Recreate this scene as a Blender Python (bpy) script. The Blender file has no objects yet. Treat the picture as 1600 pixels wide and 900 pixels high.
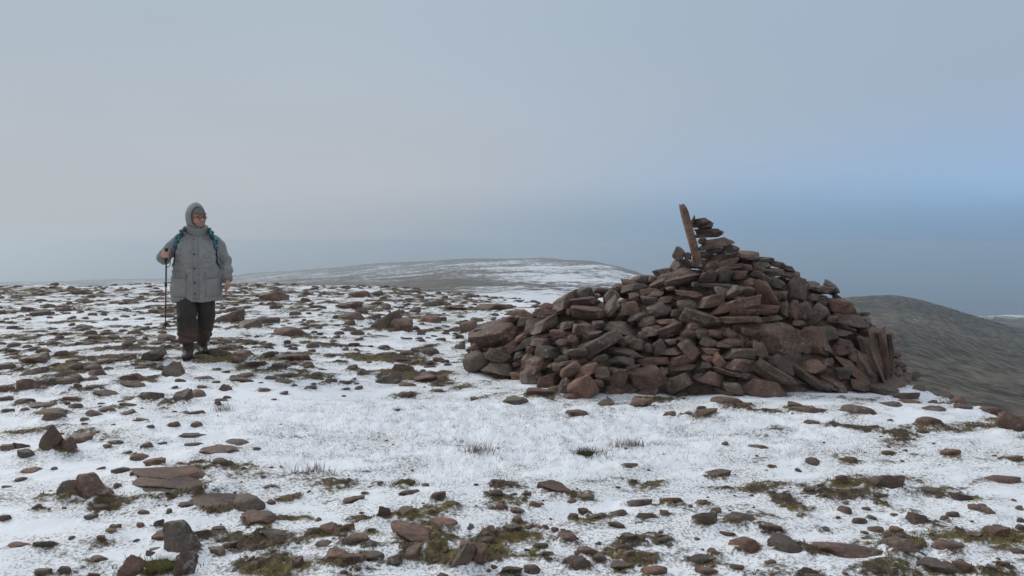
import bpy, bmesh, math, random
import numpy as np
from mathutils import Vector, Matrix, Euler
from mathutils.bvhtree import BVHTree

random.seed(7)
RNG = np.random.default_rng(7)
rad = math.radians
sc = bpy.context.scene
COL = sc.collection

# ------------------------------------------------------------------ camera
F_PX, EYE_Y, CAM_Z = 1208.0, 378.0, 1.45          # focal length in px of a 1600 px wide frame, eye level row
PITCH = math.atan((450.0 - EYE_Y) / F_PX)
cam_data = bpy.data.cameras.new('camera')
cam_data.sensor_width = 36.0
cam_data.lens = 36.0 * F_PX / 1600.0
cam_data.clip_start, cam_data.clip_end = 0.05, 90000.0
cam = bpy.data.objects.new('camera', cam_data)
cam.location = (0, 0, CAM_Z)
cam.rotation_euler = (rad(90) - PITCH, 0, 0)
COL.objects.link(cam)
sc.camera = cam

# ------------------------------------------------------------------ light, sky, exposure
SUN_AZ, SUN_EL = rad(-55), rad(32)                # azimuth from +Y (view), negative = left
sun_dir = Vector((math.sin(SUN_AZ) * math.cos(SUN_EL), math.cos(SUN_AZ) * math.cos(SUN_EL), math.sin(SUN_EL)))
sl = bpy.data.lights.new('sun', 'SUN')
sl.energy, sl.angle, sl.color = 1.5, rad(15), (1.0, 0.96, 0.90)
so = bpy.data.objects.new('sun', sl)
so.rotation_euler = (-sun_dir).to_track_quat('-Z', 'Y').to_euler()
COL.objects.link(so)

world = bpy.data.worlds.new('World')
sc.world = world
world.use_nodes = True


class NT:
    """small helper round a node tree"""
    def __init__(s, tree):
        s.t = tree; s.n = tree.nodes; s.l = tree.links
    def node(s, kind, **kw):
        nd = s.n.new(kind)
        for k, v in kw.items():
            setattr(nd, k, v)
        return nd
    def put(s, sock, v):
        if hasattr(v, 'is_output') or hasattr(v, 'links'):
            s.l.new(v, sock)
        elif isinstance(v, (tuple, list)) and len(v) == 3 and sock.type == 'RGBA':
            sock.default_value = (*v, 1.0)
        else:
            sock.default_value = v
    def math(s, op, a, b=None, c=None, clamp=False):
        nd = s.node('ShaderNodeMath', operation=op, use_clamp=clamp)
        for i, v in enumerate((a, b, c)):
            if v is not None:
                s.put(nd.inputs[i], v)
        return nd.outputs[0]
    def vmath(s, op, a, b=None):
        nd = s.node('ShaderNodeVectorMath', operation=op)
        s.put(nd.inputs[0], a)
        if b is not None:
            s.put(nd.inputs[1], b)
        return nd.outputs[0]
    def mix(s, f, a, b, blend='MIX'):
        nd = s.node('ShaderNodeMix', data_type='RGBA', blend_type=blend)
        s.put(nd.inputs[0], f); s.put(nd.inputs[6], a); s.put(nd.inputs[7], b)
        return nd.outputs[2]
    def noise(s, vec, scale, detail=4.0, rough=0.55, dist=0.0):
        nd = s.node('ShaderNodeTexNoise')
        if vec is not None:
            s.l.new(vec, nd.inputs['Vector'])
        nd.inputs['Scale'].default_value = scale
        nd.inputs['Detail'].default_value = detail
        nd.inputs['Roughness'].default_value = rough
        nd.inputs['Distortion'].default_value = dist
        return nd.outputs['Fac']
    def step(s, v, a, b, to0=0.0, to1=1.0):
        nd = s.node('ShaderNodeMapRange', interpolation_type='SMOOTHSTEP')
        s.put(nd.inputs[0], v)
        nd.inputs[1].default_value, nd.inputs[2].default_value = a, b
        nd.inputs[3].default_value, nd.inputs[4].default_value = to0, to1
        return nd.outputs[0]
    def scale(s, vec, xyz):
        nd = s.node('ShaderNodeMapping')
        s.l.new(vec, nd.inputs[0])
        nd.inputs['Scale'].default_value = xyz
        return nd.outputs[0]


w = NT(world.node_tree)
w.n.clear()
w_out = w.node('ShaderNodeOutputWorld')
w_bg = w.node('ShaderNodeBackground')
w.l.new(w_bg.outputs[0], w_out.inputs[0])
w_sky = w.node('ShaderNodeTexSky', sky_type='NISHITA')
w_sky.sun_disc = False
w_sky.sun_elevation = SUN_EL
w_sky.sun_rotation = SUN_AZ
w_sky.altitude = 700.0
w_tc = w.node('ShaderNodeTexCoord')
w_sep = w.node('ShaderNodeSeparateXYZ')
w.l.new(w_tc.outputs['Generated'], w_sep.inputs[0])
w_az = w.math('ARCTAN2', w_sep.outputs[0], w_sep.outputs[1])          # 0 = straight ahead, + = right
w_el = w.math('ARCSINE', w_sep.outputs[2])
w_n = w.noise(w.scale(w_tc.outputs['Generated'], (1, 1, 2.2)), 1.7, 5.0, 0.5, 0.3)
w_nn = w.math('SUBTRACT', w_n, 0.5)
# mist thins out to the right, where a blue gap of clear air opens low over the sea
w_thin = w.step(w.math('ADD', w_az, w.math('MULTIPLY', w_nn, 0.5)), -0.22, 0.62)
w_back = w.step(w.math('ABSOLUTE', w_az), 1.5, 2.6, 1.0, 0.0)         # behind the viewer the mist closes again
w_thin = w.math('MULTIPLY', w_thin, w_back)
w_low = w.step(w.math('ADD', w_el, w.math('MULTIPLY', w_nn, 0.22)), 0.22, 0.0)
w_gap = w.math('MULTIPLY', w_thin, w_low)
mist_hi, mist_lo = (0.42, 0.495, 0.57), (0.475, 0.505, 0.545)
w_mist = w.mix(w.step(w_el, 0.28, 0.03), mist_hi, mist_lo)
w_mist = w.mix(w.math('MULTIPLY', w_thin, 0.80), w_mist, (0.335, 0.425, 0.55))
w_blue = w.mix(w.step(w_el, 0.13, 0.0), (0.31, 0.475, 0.71), (0.225, 0.405, 0.63))
w_glow = w.math('MULTIPLY', w.step(w.math('ABSOLUTE', w.math('SUBTRACT', w_el, 0.045)), 0.055, 0.0), w.step(w_az, 0.30, 0.66))
w_col = w.mix(w_gap, w_mist, w_blue)
w_col = w.mix(w.math('MULTIPLY', w.math('MULTIPLY', w_glow, w_n), 0.9), w_col, (0.42, 0.62, 0.86))
w_col = w.mix(w.math('MULTIPLY', w.step(w_el, 0.25, 1.2), 0.75), w_col, (0.86, 0.90, 0.96))   # cloud overhead is thinner and brighter
w_hr = w.node('ShaderNodeValToRGB')
w.l.new(w.step(w_az, -0.60, 0.60), w_hr.inputs[0])
w_stops = [(0.0, (0.455, 0.508, 0.556)), (0.25, (0.375, 0.433, 0.495)), (0.42, (0.335, 0.408, 0.488)), (0.62, (0.268, 0.365, 0.472)), (1.0, (0.212, 0.332, 0.478))]
while len(w_hr.color_ramp.elements) < len(w_stops):
    w_hr.color_ramp.elements.new(0.5)
for e_, (p_, c_) in zip(w_hr.color_ramp.elements, w_stops):
    e_.position = p_; e_.color = (*c_, 1)
w_col = w.mix(w.step(w_el, 0.085, 0.0), w_col, w_hr.outputs[0])      # the mist thickens towards the horizon
w_var = w.math('ADD', 1.0, w.math('MULTIPLY', w_nn, 0.20))
w_col = w.mix(1.0, w_col, w_var, 'MULTIPLY')
w_skyc = w.mix(1.0, w_sky.outputs[0], (0.08, 0.08, 0.08), 'MULTIPLY')
w_col = w.mix(0.02, w_col, w_skyc)
w.l.new(w_col, w_bg.inputs['Color'])
w_bg.inputs['Strength'].default_value = 1.0

vs = sc.view_settings
vs.view_transform, vs.look = 'Standard', 'None'
vs.exposure, vs.gamma, vs.use_curve_mapping = 0.0, 1.0, False
sc.cycles.use_denoising = True
sc.cycles.max_bounces = 12
sc.cycles.diffuse_bounces = 3
sc.cycles.volume_bounces = 12
sc.cycles.transparent_max_bounces = 8

# ------------------------------------------------------------------ noise in numpy
_PERM = np.random.default_rng(3).permutation(256)
_PERM = np.concatenate([_PERM, _PERM, _PERM])
_G3 = np.random.default_rng(4).normal(size=(256, 3)); _G3 /= np.linalg.norm(_G3, axis=1)[:, None]


def perlin3(x, y, z):
    x, y, z = np.broadcast_arrays(np.asarray(x, float), np.asarray(y, float), np.asarray(z, float))
    xi, yi, zi = (np.floor(v).astype(int) for v in (x, y, z))
    xf, yf, zf = x - xi, y - yi, z - zi
    u, v, t = (q * q * q * (q * (q * 6 - 15) + 10) for q in (xf, yf, zf))
    out = 0.0
    for dx in (0, 1):
        for dy in (0, 1):
            for dz in (0, 1):
                h = _PERM[_PERM[_PERM[(xi + dx) & 255] + ((yi + dy) & 255)] + ((zi + dz) & 255)]
                g = _G3[h]
                d = g[..., 0] * (xf - dx) + g[..., 1] * (yf - dy) + g[..., 2] * (zf - dz)
                out = out + d * (u if dx else 1 - u) * (v if dy else 1 - v) * (t if dz else 1 - t)
    return out * 1.5


def fbm(x, y, z=0.37, octaves=4, gain=0.5):
    s, a, f = 0.0, 1.0, 1.0
    for i in range(octaves):
        s = s + a * perlin3(np.asarray(x) * f + 17.3 * i, np.asarray(y) * f + 5.1 * i, np.asarray(z) * f + 2.7 * i)
        a *= gain; f *= 2.03
    return s


def sstep(v, a, b):
    t = np.clip((np.asarray(v, float) - a) / (b - a), 0, 1)
    return t * t * (3 - 2 * t)


# ------------------------------------------------------------------ terrain shape
_TH = np.radians([-180, -120, -60, -33, -17, -5, 0, 3, 6, 12, 20, 25, 28, 31, 34, 45, 60, 90, 130, 180])
_RE = np.array([30, 30, 30, 27, 25, 21, 19.5, 17, 14, 12, 10.9, 9.7, 8.8, 7.9, 7.2, 6.8, 8, 12, 22, 30.0])
_SE = np.array([.3, .3, .16, .12, .12, .12, .14, .2, .4, .7, .9, .9, .9, .9, .9, .9, .9, .8, .5, .3])


def ground_macro(x, y):
    x, y = np.asarray(x, float), np.asarray(y, float)
    r, th = np.hypot(x, y), np.arctan2(x, y)
    z = 0.12 * sstep(-x, 0.3, 4.0) * sstep(y, 3.5, 8.0)
    z = z + 0.07 * fbm(x * 0.22, y * 0.22, 1.1, 2) * sstep(r, 2.0, 6.0)
    z = z - 0.03 * sstep(x, 2.6, 4.6)
    over = np.maximum(r - np.interp(th, _TH, _RE), 0)
    z = z - np.interp(th, _TH, _SE) * over * over / (over + 2.5)
    return z


def ray_dir(px, py):
    f = np.array([0, math.cos(PITCH), -math.sin(PITCH)]); u = np.array([0, math.sin(PITCH), math.cos(PITCH)])
    d = f * F_PX + np.array([1.0, 0, 0]) * (px - 800) + u * (450 - py)
    return d / np.linalg.norm(d)


def hit_surface(px, py, fn, tmin=2.0, tmax=60.0, n=3000):
    d = ray_dir(px, py)
    t = np.linspace(tmin, tmax, n)
    gap = CAM_Z + d[2] * t - fn(d[0] * t, d[1] * t)
    k = np.argmax(gap < 0) if (gap < 0).any() else -1
    if k < 0:
        k = int(np.argmin(gap)); return d * t[k] + np.array([0, 0, CAM_Z]), False
    return d * t[k] + np.array([0, 0, CAM_Z]), True


# ------------------------------------------------------------------ mesh and object helpers
def mesh_from(name, verts, faces, smooth=True):
    me = bpy.data.meshes.new(name)
    me.from_pydata([tuple(v) for v in verts], [], [tuple(f) for f in faces])
    me.update()
    if smooth:
        me.polygons.foreach_set('use_smooth', [True] * len(me.polygons))
    return me


def grid_mesh(name, P):
    """P: (n, m, 3) array -> quad sheet"""
    n, m = P.shape[:2]
    me = bpy.data.meshes.new(name)
    idx = np.arange(n * m).reshape(n, m)
    q = np.stack([idx[:-1, :-1], idx[:-1, 1:], idx[1:, 1:], idx[1:, :-1]], -1).reshape(-1)
    nf = len(q) // 4
    me.vertices.add(n * m); me.vertices.foreach_set('co', P.reshape(-1).astype(np.float32))
    me.loops.add(nf * 4); me.loops.foreach_set('vertex_index', q.astype(np.int32))
    me.polygons.add(nf)
    me.polygons.foreach_set('loop_start', np.arange(nf, dtype=np.int32) * 4)
    me.polygons.foreach_set('use_smooth', np.ones(nf, bool))
    me.update(calc_edges=True)
    return me


def obj(name, me, mat=None, parent=None):
    o = bpy.data.objects.new(name, me)
    COL.objects.link(o)
    if mat is not None and me is not None and not me.materials:
        me.materials.append(mat)
    if parent is not None:
        o.parent = parent
    return o


def tag(o, label=None, category=None, group=None, kind=None):
    for k, v in (('label', label), ('category', category), ('group', group), ('kind', kind)):
        if v:
            o[k] = v
    return o


def empty(name, loc=(0, 0, 0)):
    o = bpy.data.objects.new(name, None)
    o.empty_display_size = 0.1
    o.location = loc
    COL.objects.link(o)
    return o


def new_mat(name):
    m = bpy.data.materials.new(name)
    m.use_nodes = True
    t = NT(m.node_tree)
    return m, t, t.n['Principled BSDF']


def bump(t, bsdf, height, strength=0.4, dist=0.02, normal=None):
    b = t.node('ShaderNodeBump')
    b.inputs['Strength'].default_value = strength
    b.inputs['Distance'].default_value = dist
    t.l.new(height, b.inputs['Height'])
    if normal is not None:
        t.l.new(normal, b.inputs['Normal'])
    if bsdf is not None:
        t.l.new(b.outputs[0], bsdf.inputs['Normal'])
    return b.outputs[0]


def plain_mat(name, col, rough=0.7, grain=60.0, amount=0.25, bstr=0.2, bdist=0.004, spec=0.3):
    m, t, b = new_mat(name)
    p = t.node('ShaderNodeTexCoord').outputs['Object']
    n = t.noise(p, grain, 4.0, 0.6)
    c = t.mix(n, tuple(v * (1 - amount) for v in col), tuple(min(1, v * (1 + amount)) for v in col))
    t.l.new(c, b.inputs['Base Color'])
    b.inputs['Roughness'].default_value = rough
    b.inputs['Specular IOR Level'].default_value = spec
    bump(t, b, n, bstr, bdist)
    return m


# ------------------------------------------------------------------ materials of the land
def ground_material():
    m, t, b = new_mat('snowy_ground')
    pos = t.node('ShaderNodeNewGeometry').outputs['Position']
    bare = t.node('ShaderNodeAttribute', attribute_name='bare').outputs['Fac']
    fine = t.noise(pos, 34.0, 5.0, 0.65)
    mid = t.noise(pos, 9.0, 4.0, 0.6)
    f = t.math('ADD', bare, t.math('MULTIPLY', t.math('SUBTRACT', fine, 0.5), 1.15))
    f = t.math('ADD', f, t.math('MULTIPLY', t.math('SUBTRACT', mid, 0.5), 0.7))
    mask = t.step(f, 0.44, 0.80)
    g1 = t.noise(pos, 21.0, 5.0, 0.7)
    g2 = t.noise(pos, 2.6, 3.0, 0.5)
    soil = t.mix(t.step(g1, 0.35, 0.65), (0.040, 0.030, 0.022), (0.125, 0.090, 0.060))
    moss = t.mix(t.step(g1, 0.3, 0.7), (0.055, 0.042, 0.018), (0.185, 0.140, 0.058))
    bc = t.mix(t.step(g2, 0.42, 0.58), soil, moss)
    sn = t.noise(pos, 5.0, 3.0, 0.5)
    snow = t.mix(sn, (0.80, 0.825, 0.865), (0.87, 0.885, 0.91))
    grit = t.step(t.noise(pos, 130.0, 2.0, 0.6), 0.66, 0.74, 0.0, 0.45)
    snow = t.mix(t.math('MULTIPLY', grit, t.step(mid, 0.45, 0.65)), snow, (0.22, 0.19, 0.16))
    thin = t.math('MULTIPLY', t.step(bare, -0.02, 0.34), t.step(t.noise(pos, 62.0, 4.0, 0.7), 0.47, 0.62, 0.0, 0.85))
    snow = t.mix(thin, snow, (0.23, 0.19, 0.135))
    t.l.new(t.mix(mask, snow, bc), b.inputs['Base Color'])
    t.l.new(t.step(mask, 0, 1, 0.62, 0.95), b.inputs['Roughness'])
    b.inputs['Specular IOR Level'].default_value = 0.25
    h = t.math('ADD', t.math('MULTIPLY', fine, 0.6), t.math('MULTIPLY', t.noise(pos, 95.0, 3.0, 0.6), 0.3))
    h = t.math('ADD', h, t.math('MULTIPLY', mask, t.math('MULTIPLY', g1, 0.9)))
    bump(t, b, h, 0.55, 0.022)
    return m


def hill_material(name, dark, light, snow_lo, snow_hi, sx=1.0, attr=None):
    m, t, b = new_mat(name)
    pos = t.node('ShaderNodeNewGeometry').outputs['Position']
    p2 = t.scale(pos, (0.016, 0.016, 0.05))
    big = t.noise(p2, 1.3, 5.0, 0.6, 0.4)
    p3 = t.scale(pos, (0.16 * sx, 0.09 * sx, 0.5 * sx))
    small = t.noise(p3, 1.6, 6.0, 0.72)
    c = t.mix(t.step(t.math('ADD', t.math('MULTIPLY', small, .7), t.math('MULTIPLY', big, .3)), 0.38, 0.62), dark, light)
    a = t.node('ShaderNodeAttribute', attribute_name='snow').outputs['Fac']
    f = t.math('ADD', t.math('ADD', a, t.math('MULTIPLY', t.math('SUBTRACT', big, 0.5), 1.0)), t.math('MULTIPLY', t.math('SUBTRACT', small, 0.5), 1.15))
    mask = t.step(f, snow_lo, snow_hi)
    c = t.mix(mask, c, (0.82, 0.84, 0.87))
    t.l.new(c, b.inputs['Base Color'])
    b.inputs['Roughness'].default_value = 0.9
    b.inputs['Specular IOR Level'].default_value = 0.1
    bump(t, b, small, 0.8, 3.0)
    return m


def stone_material(name, fixed=None, moss_amount=0.0):
    m, t, b = new_mat(name)
    geo = t.node('ShaderNodeNewGeometry')
    pos = geo.outputs['Position']
    ob = t.node('ShaderNodeTexCoord').outputs['Object']
    rnd = t.node('ShaderNodeObjectInfo').outputs['Random']
    ramp = t.node('ShaderNodeValToRGB')
    if fixed is None:
        t.l.new(rnd, ramp.inputs[0])
    else:
        ramp.inputs[0].default_value = fixed
    cr = ramp.color_ramp
    cols = [(0.0, (0.125, 0.074, 0.055)), (0.22, (0.158, 0.088, 0.063)), (0.42, (0.102, 0.070, 0.055)),
            (0.60, (0.138, 0.098, 0.073)), (0.78, (0.098, 0.076, 0.061)), (0.9, (0.185, 0.098, 0.070)), (1.0, (0.128, 0.100, 0.078))]
    while len(cr.elements) < len(cols):
        cr.elements.new(0.5)
    for e, (p, c) in zip(cr.elements, cols):
        e.position = p; e.color = (*c, 1)
    big = t.noise(pos, 5.5, 4.0, 0.6)
    fine = t.noise(pos, 46.0, 5.0, 0.7)
    strata = t.noise(t.scale(ob, (1.1, 1.1, 11.0)), 1.6, 3.0, 0.6, 0.6)
    c = t.mix(1.0, ramp.outputs[0], t.step(big, 0.3, 0.7, 0.60, 1.36), 'MULTIPLY')
    c = t.mix(1.0, c, t.step(fine, 0.3, 0.7, 0.68, 1.28), 'MULTIPLY')
    c = t.mix(1.0, c, t.step(strata, 0.35, 0.65, 0.86, 1.12), 'MULTIPLY')
    lic = t.math('MULTIPLY', t.step(t.noise(pos, 19.0, 4.0, 0.65, 0.3), 0.57, 0.64), t.step(t.noise(pos, 2.3, 2.0, 0.5), 0.44, 0.58))
    c = t.mix(t.math('MULTIPLY', lic, 0.62), c, (0.27, 0.27, 0.235))
    if moss_amount > 0:
        mm = t.math('MULTIPLY', t.step(t.noise(pos, 7.0, 4.0, 0.65), 0.62 - 0.2 * moss_amount, 0.70 - 0.2 * moss_amount), 0.9)
        c = t.mix(mm, c, t.mix(fine, (0.05, 0.040, 0.014), (0.15, 0.115, 0.042)))
    t.l.new(c, b.inputs['Base Color'])
    t.l.new(t.step(big, 0.3, 0.7, 0.52, 0.78), b.inputs['Roughness'])
    b.inputs['Specular IOR Level'].default_value = 0.38
    h = t.math('ADD', t.math('MULTIPLY', fine, 0.35), t.math('MULTIPLY', strata, 0.30))
    h = t.math('ADD', h, t.math('MULTIPLY', big, 0.5))
    bump(t, b, h, 0.7, 0.022)
    return m


M_GROUND = ground_material()
M_STONE = stone_material('sandstone')
M_STONE_MOSS = stone_material('mossy_sandstone', moss_amount=0.45)
M_STONE_RED = stone_material('red_sandstone', fixed=0.22)
M_RIDGE = hill_material('ridge_moor', (0.075, 0.060, 0.045), (0.20, 0.165, 0.13), 0.46, 0.60)
M_HILL = hill_material('dark_moor', (0.034, 0.030, 0.022), (0.215, 0.182, 0.135), 0.58, 0.70, 1.3)

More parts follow.
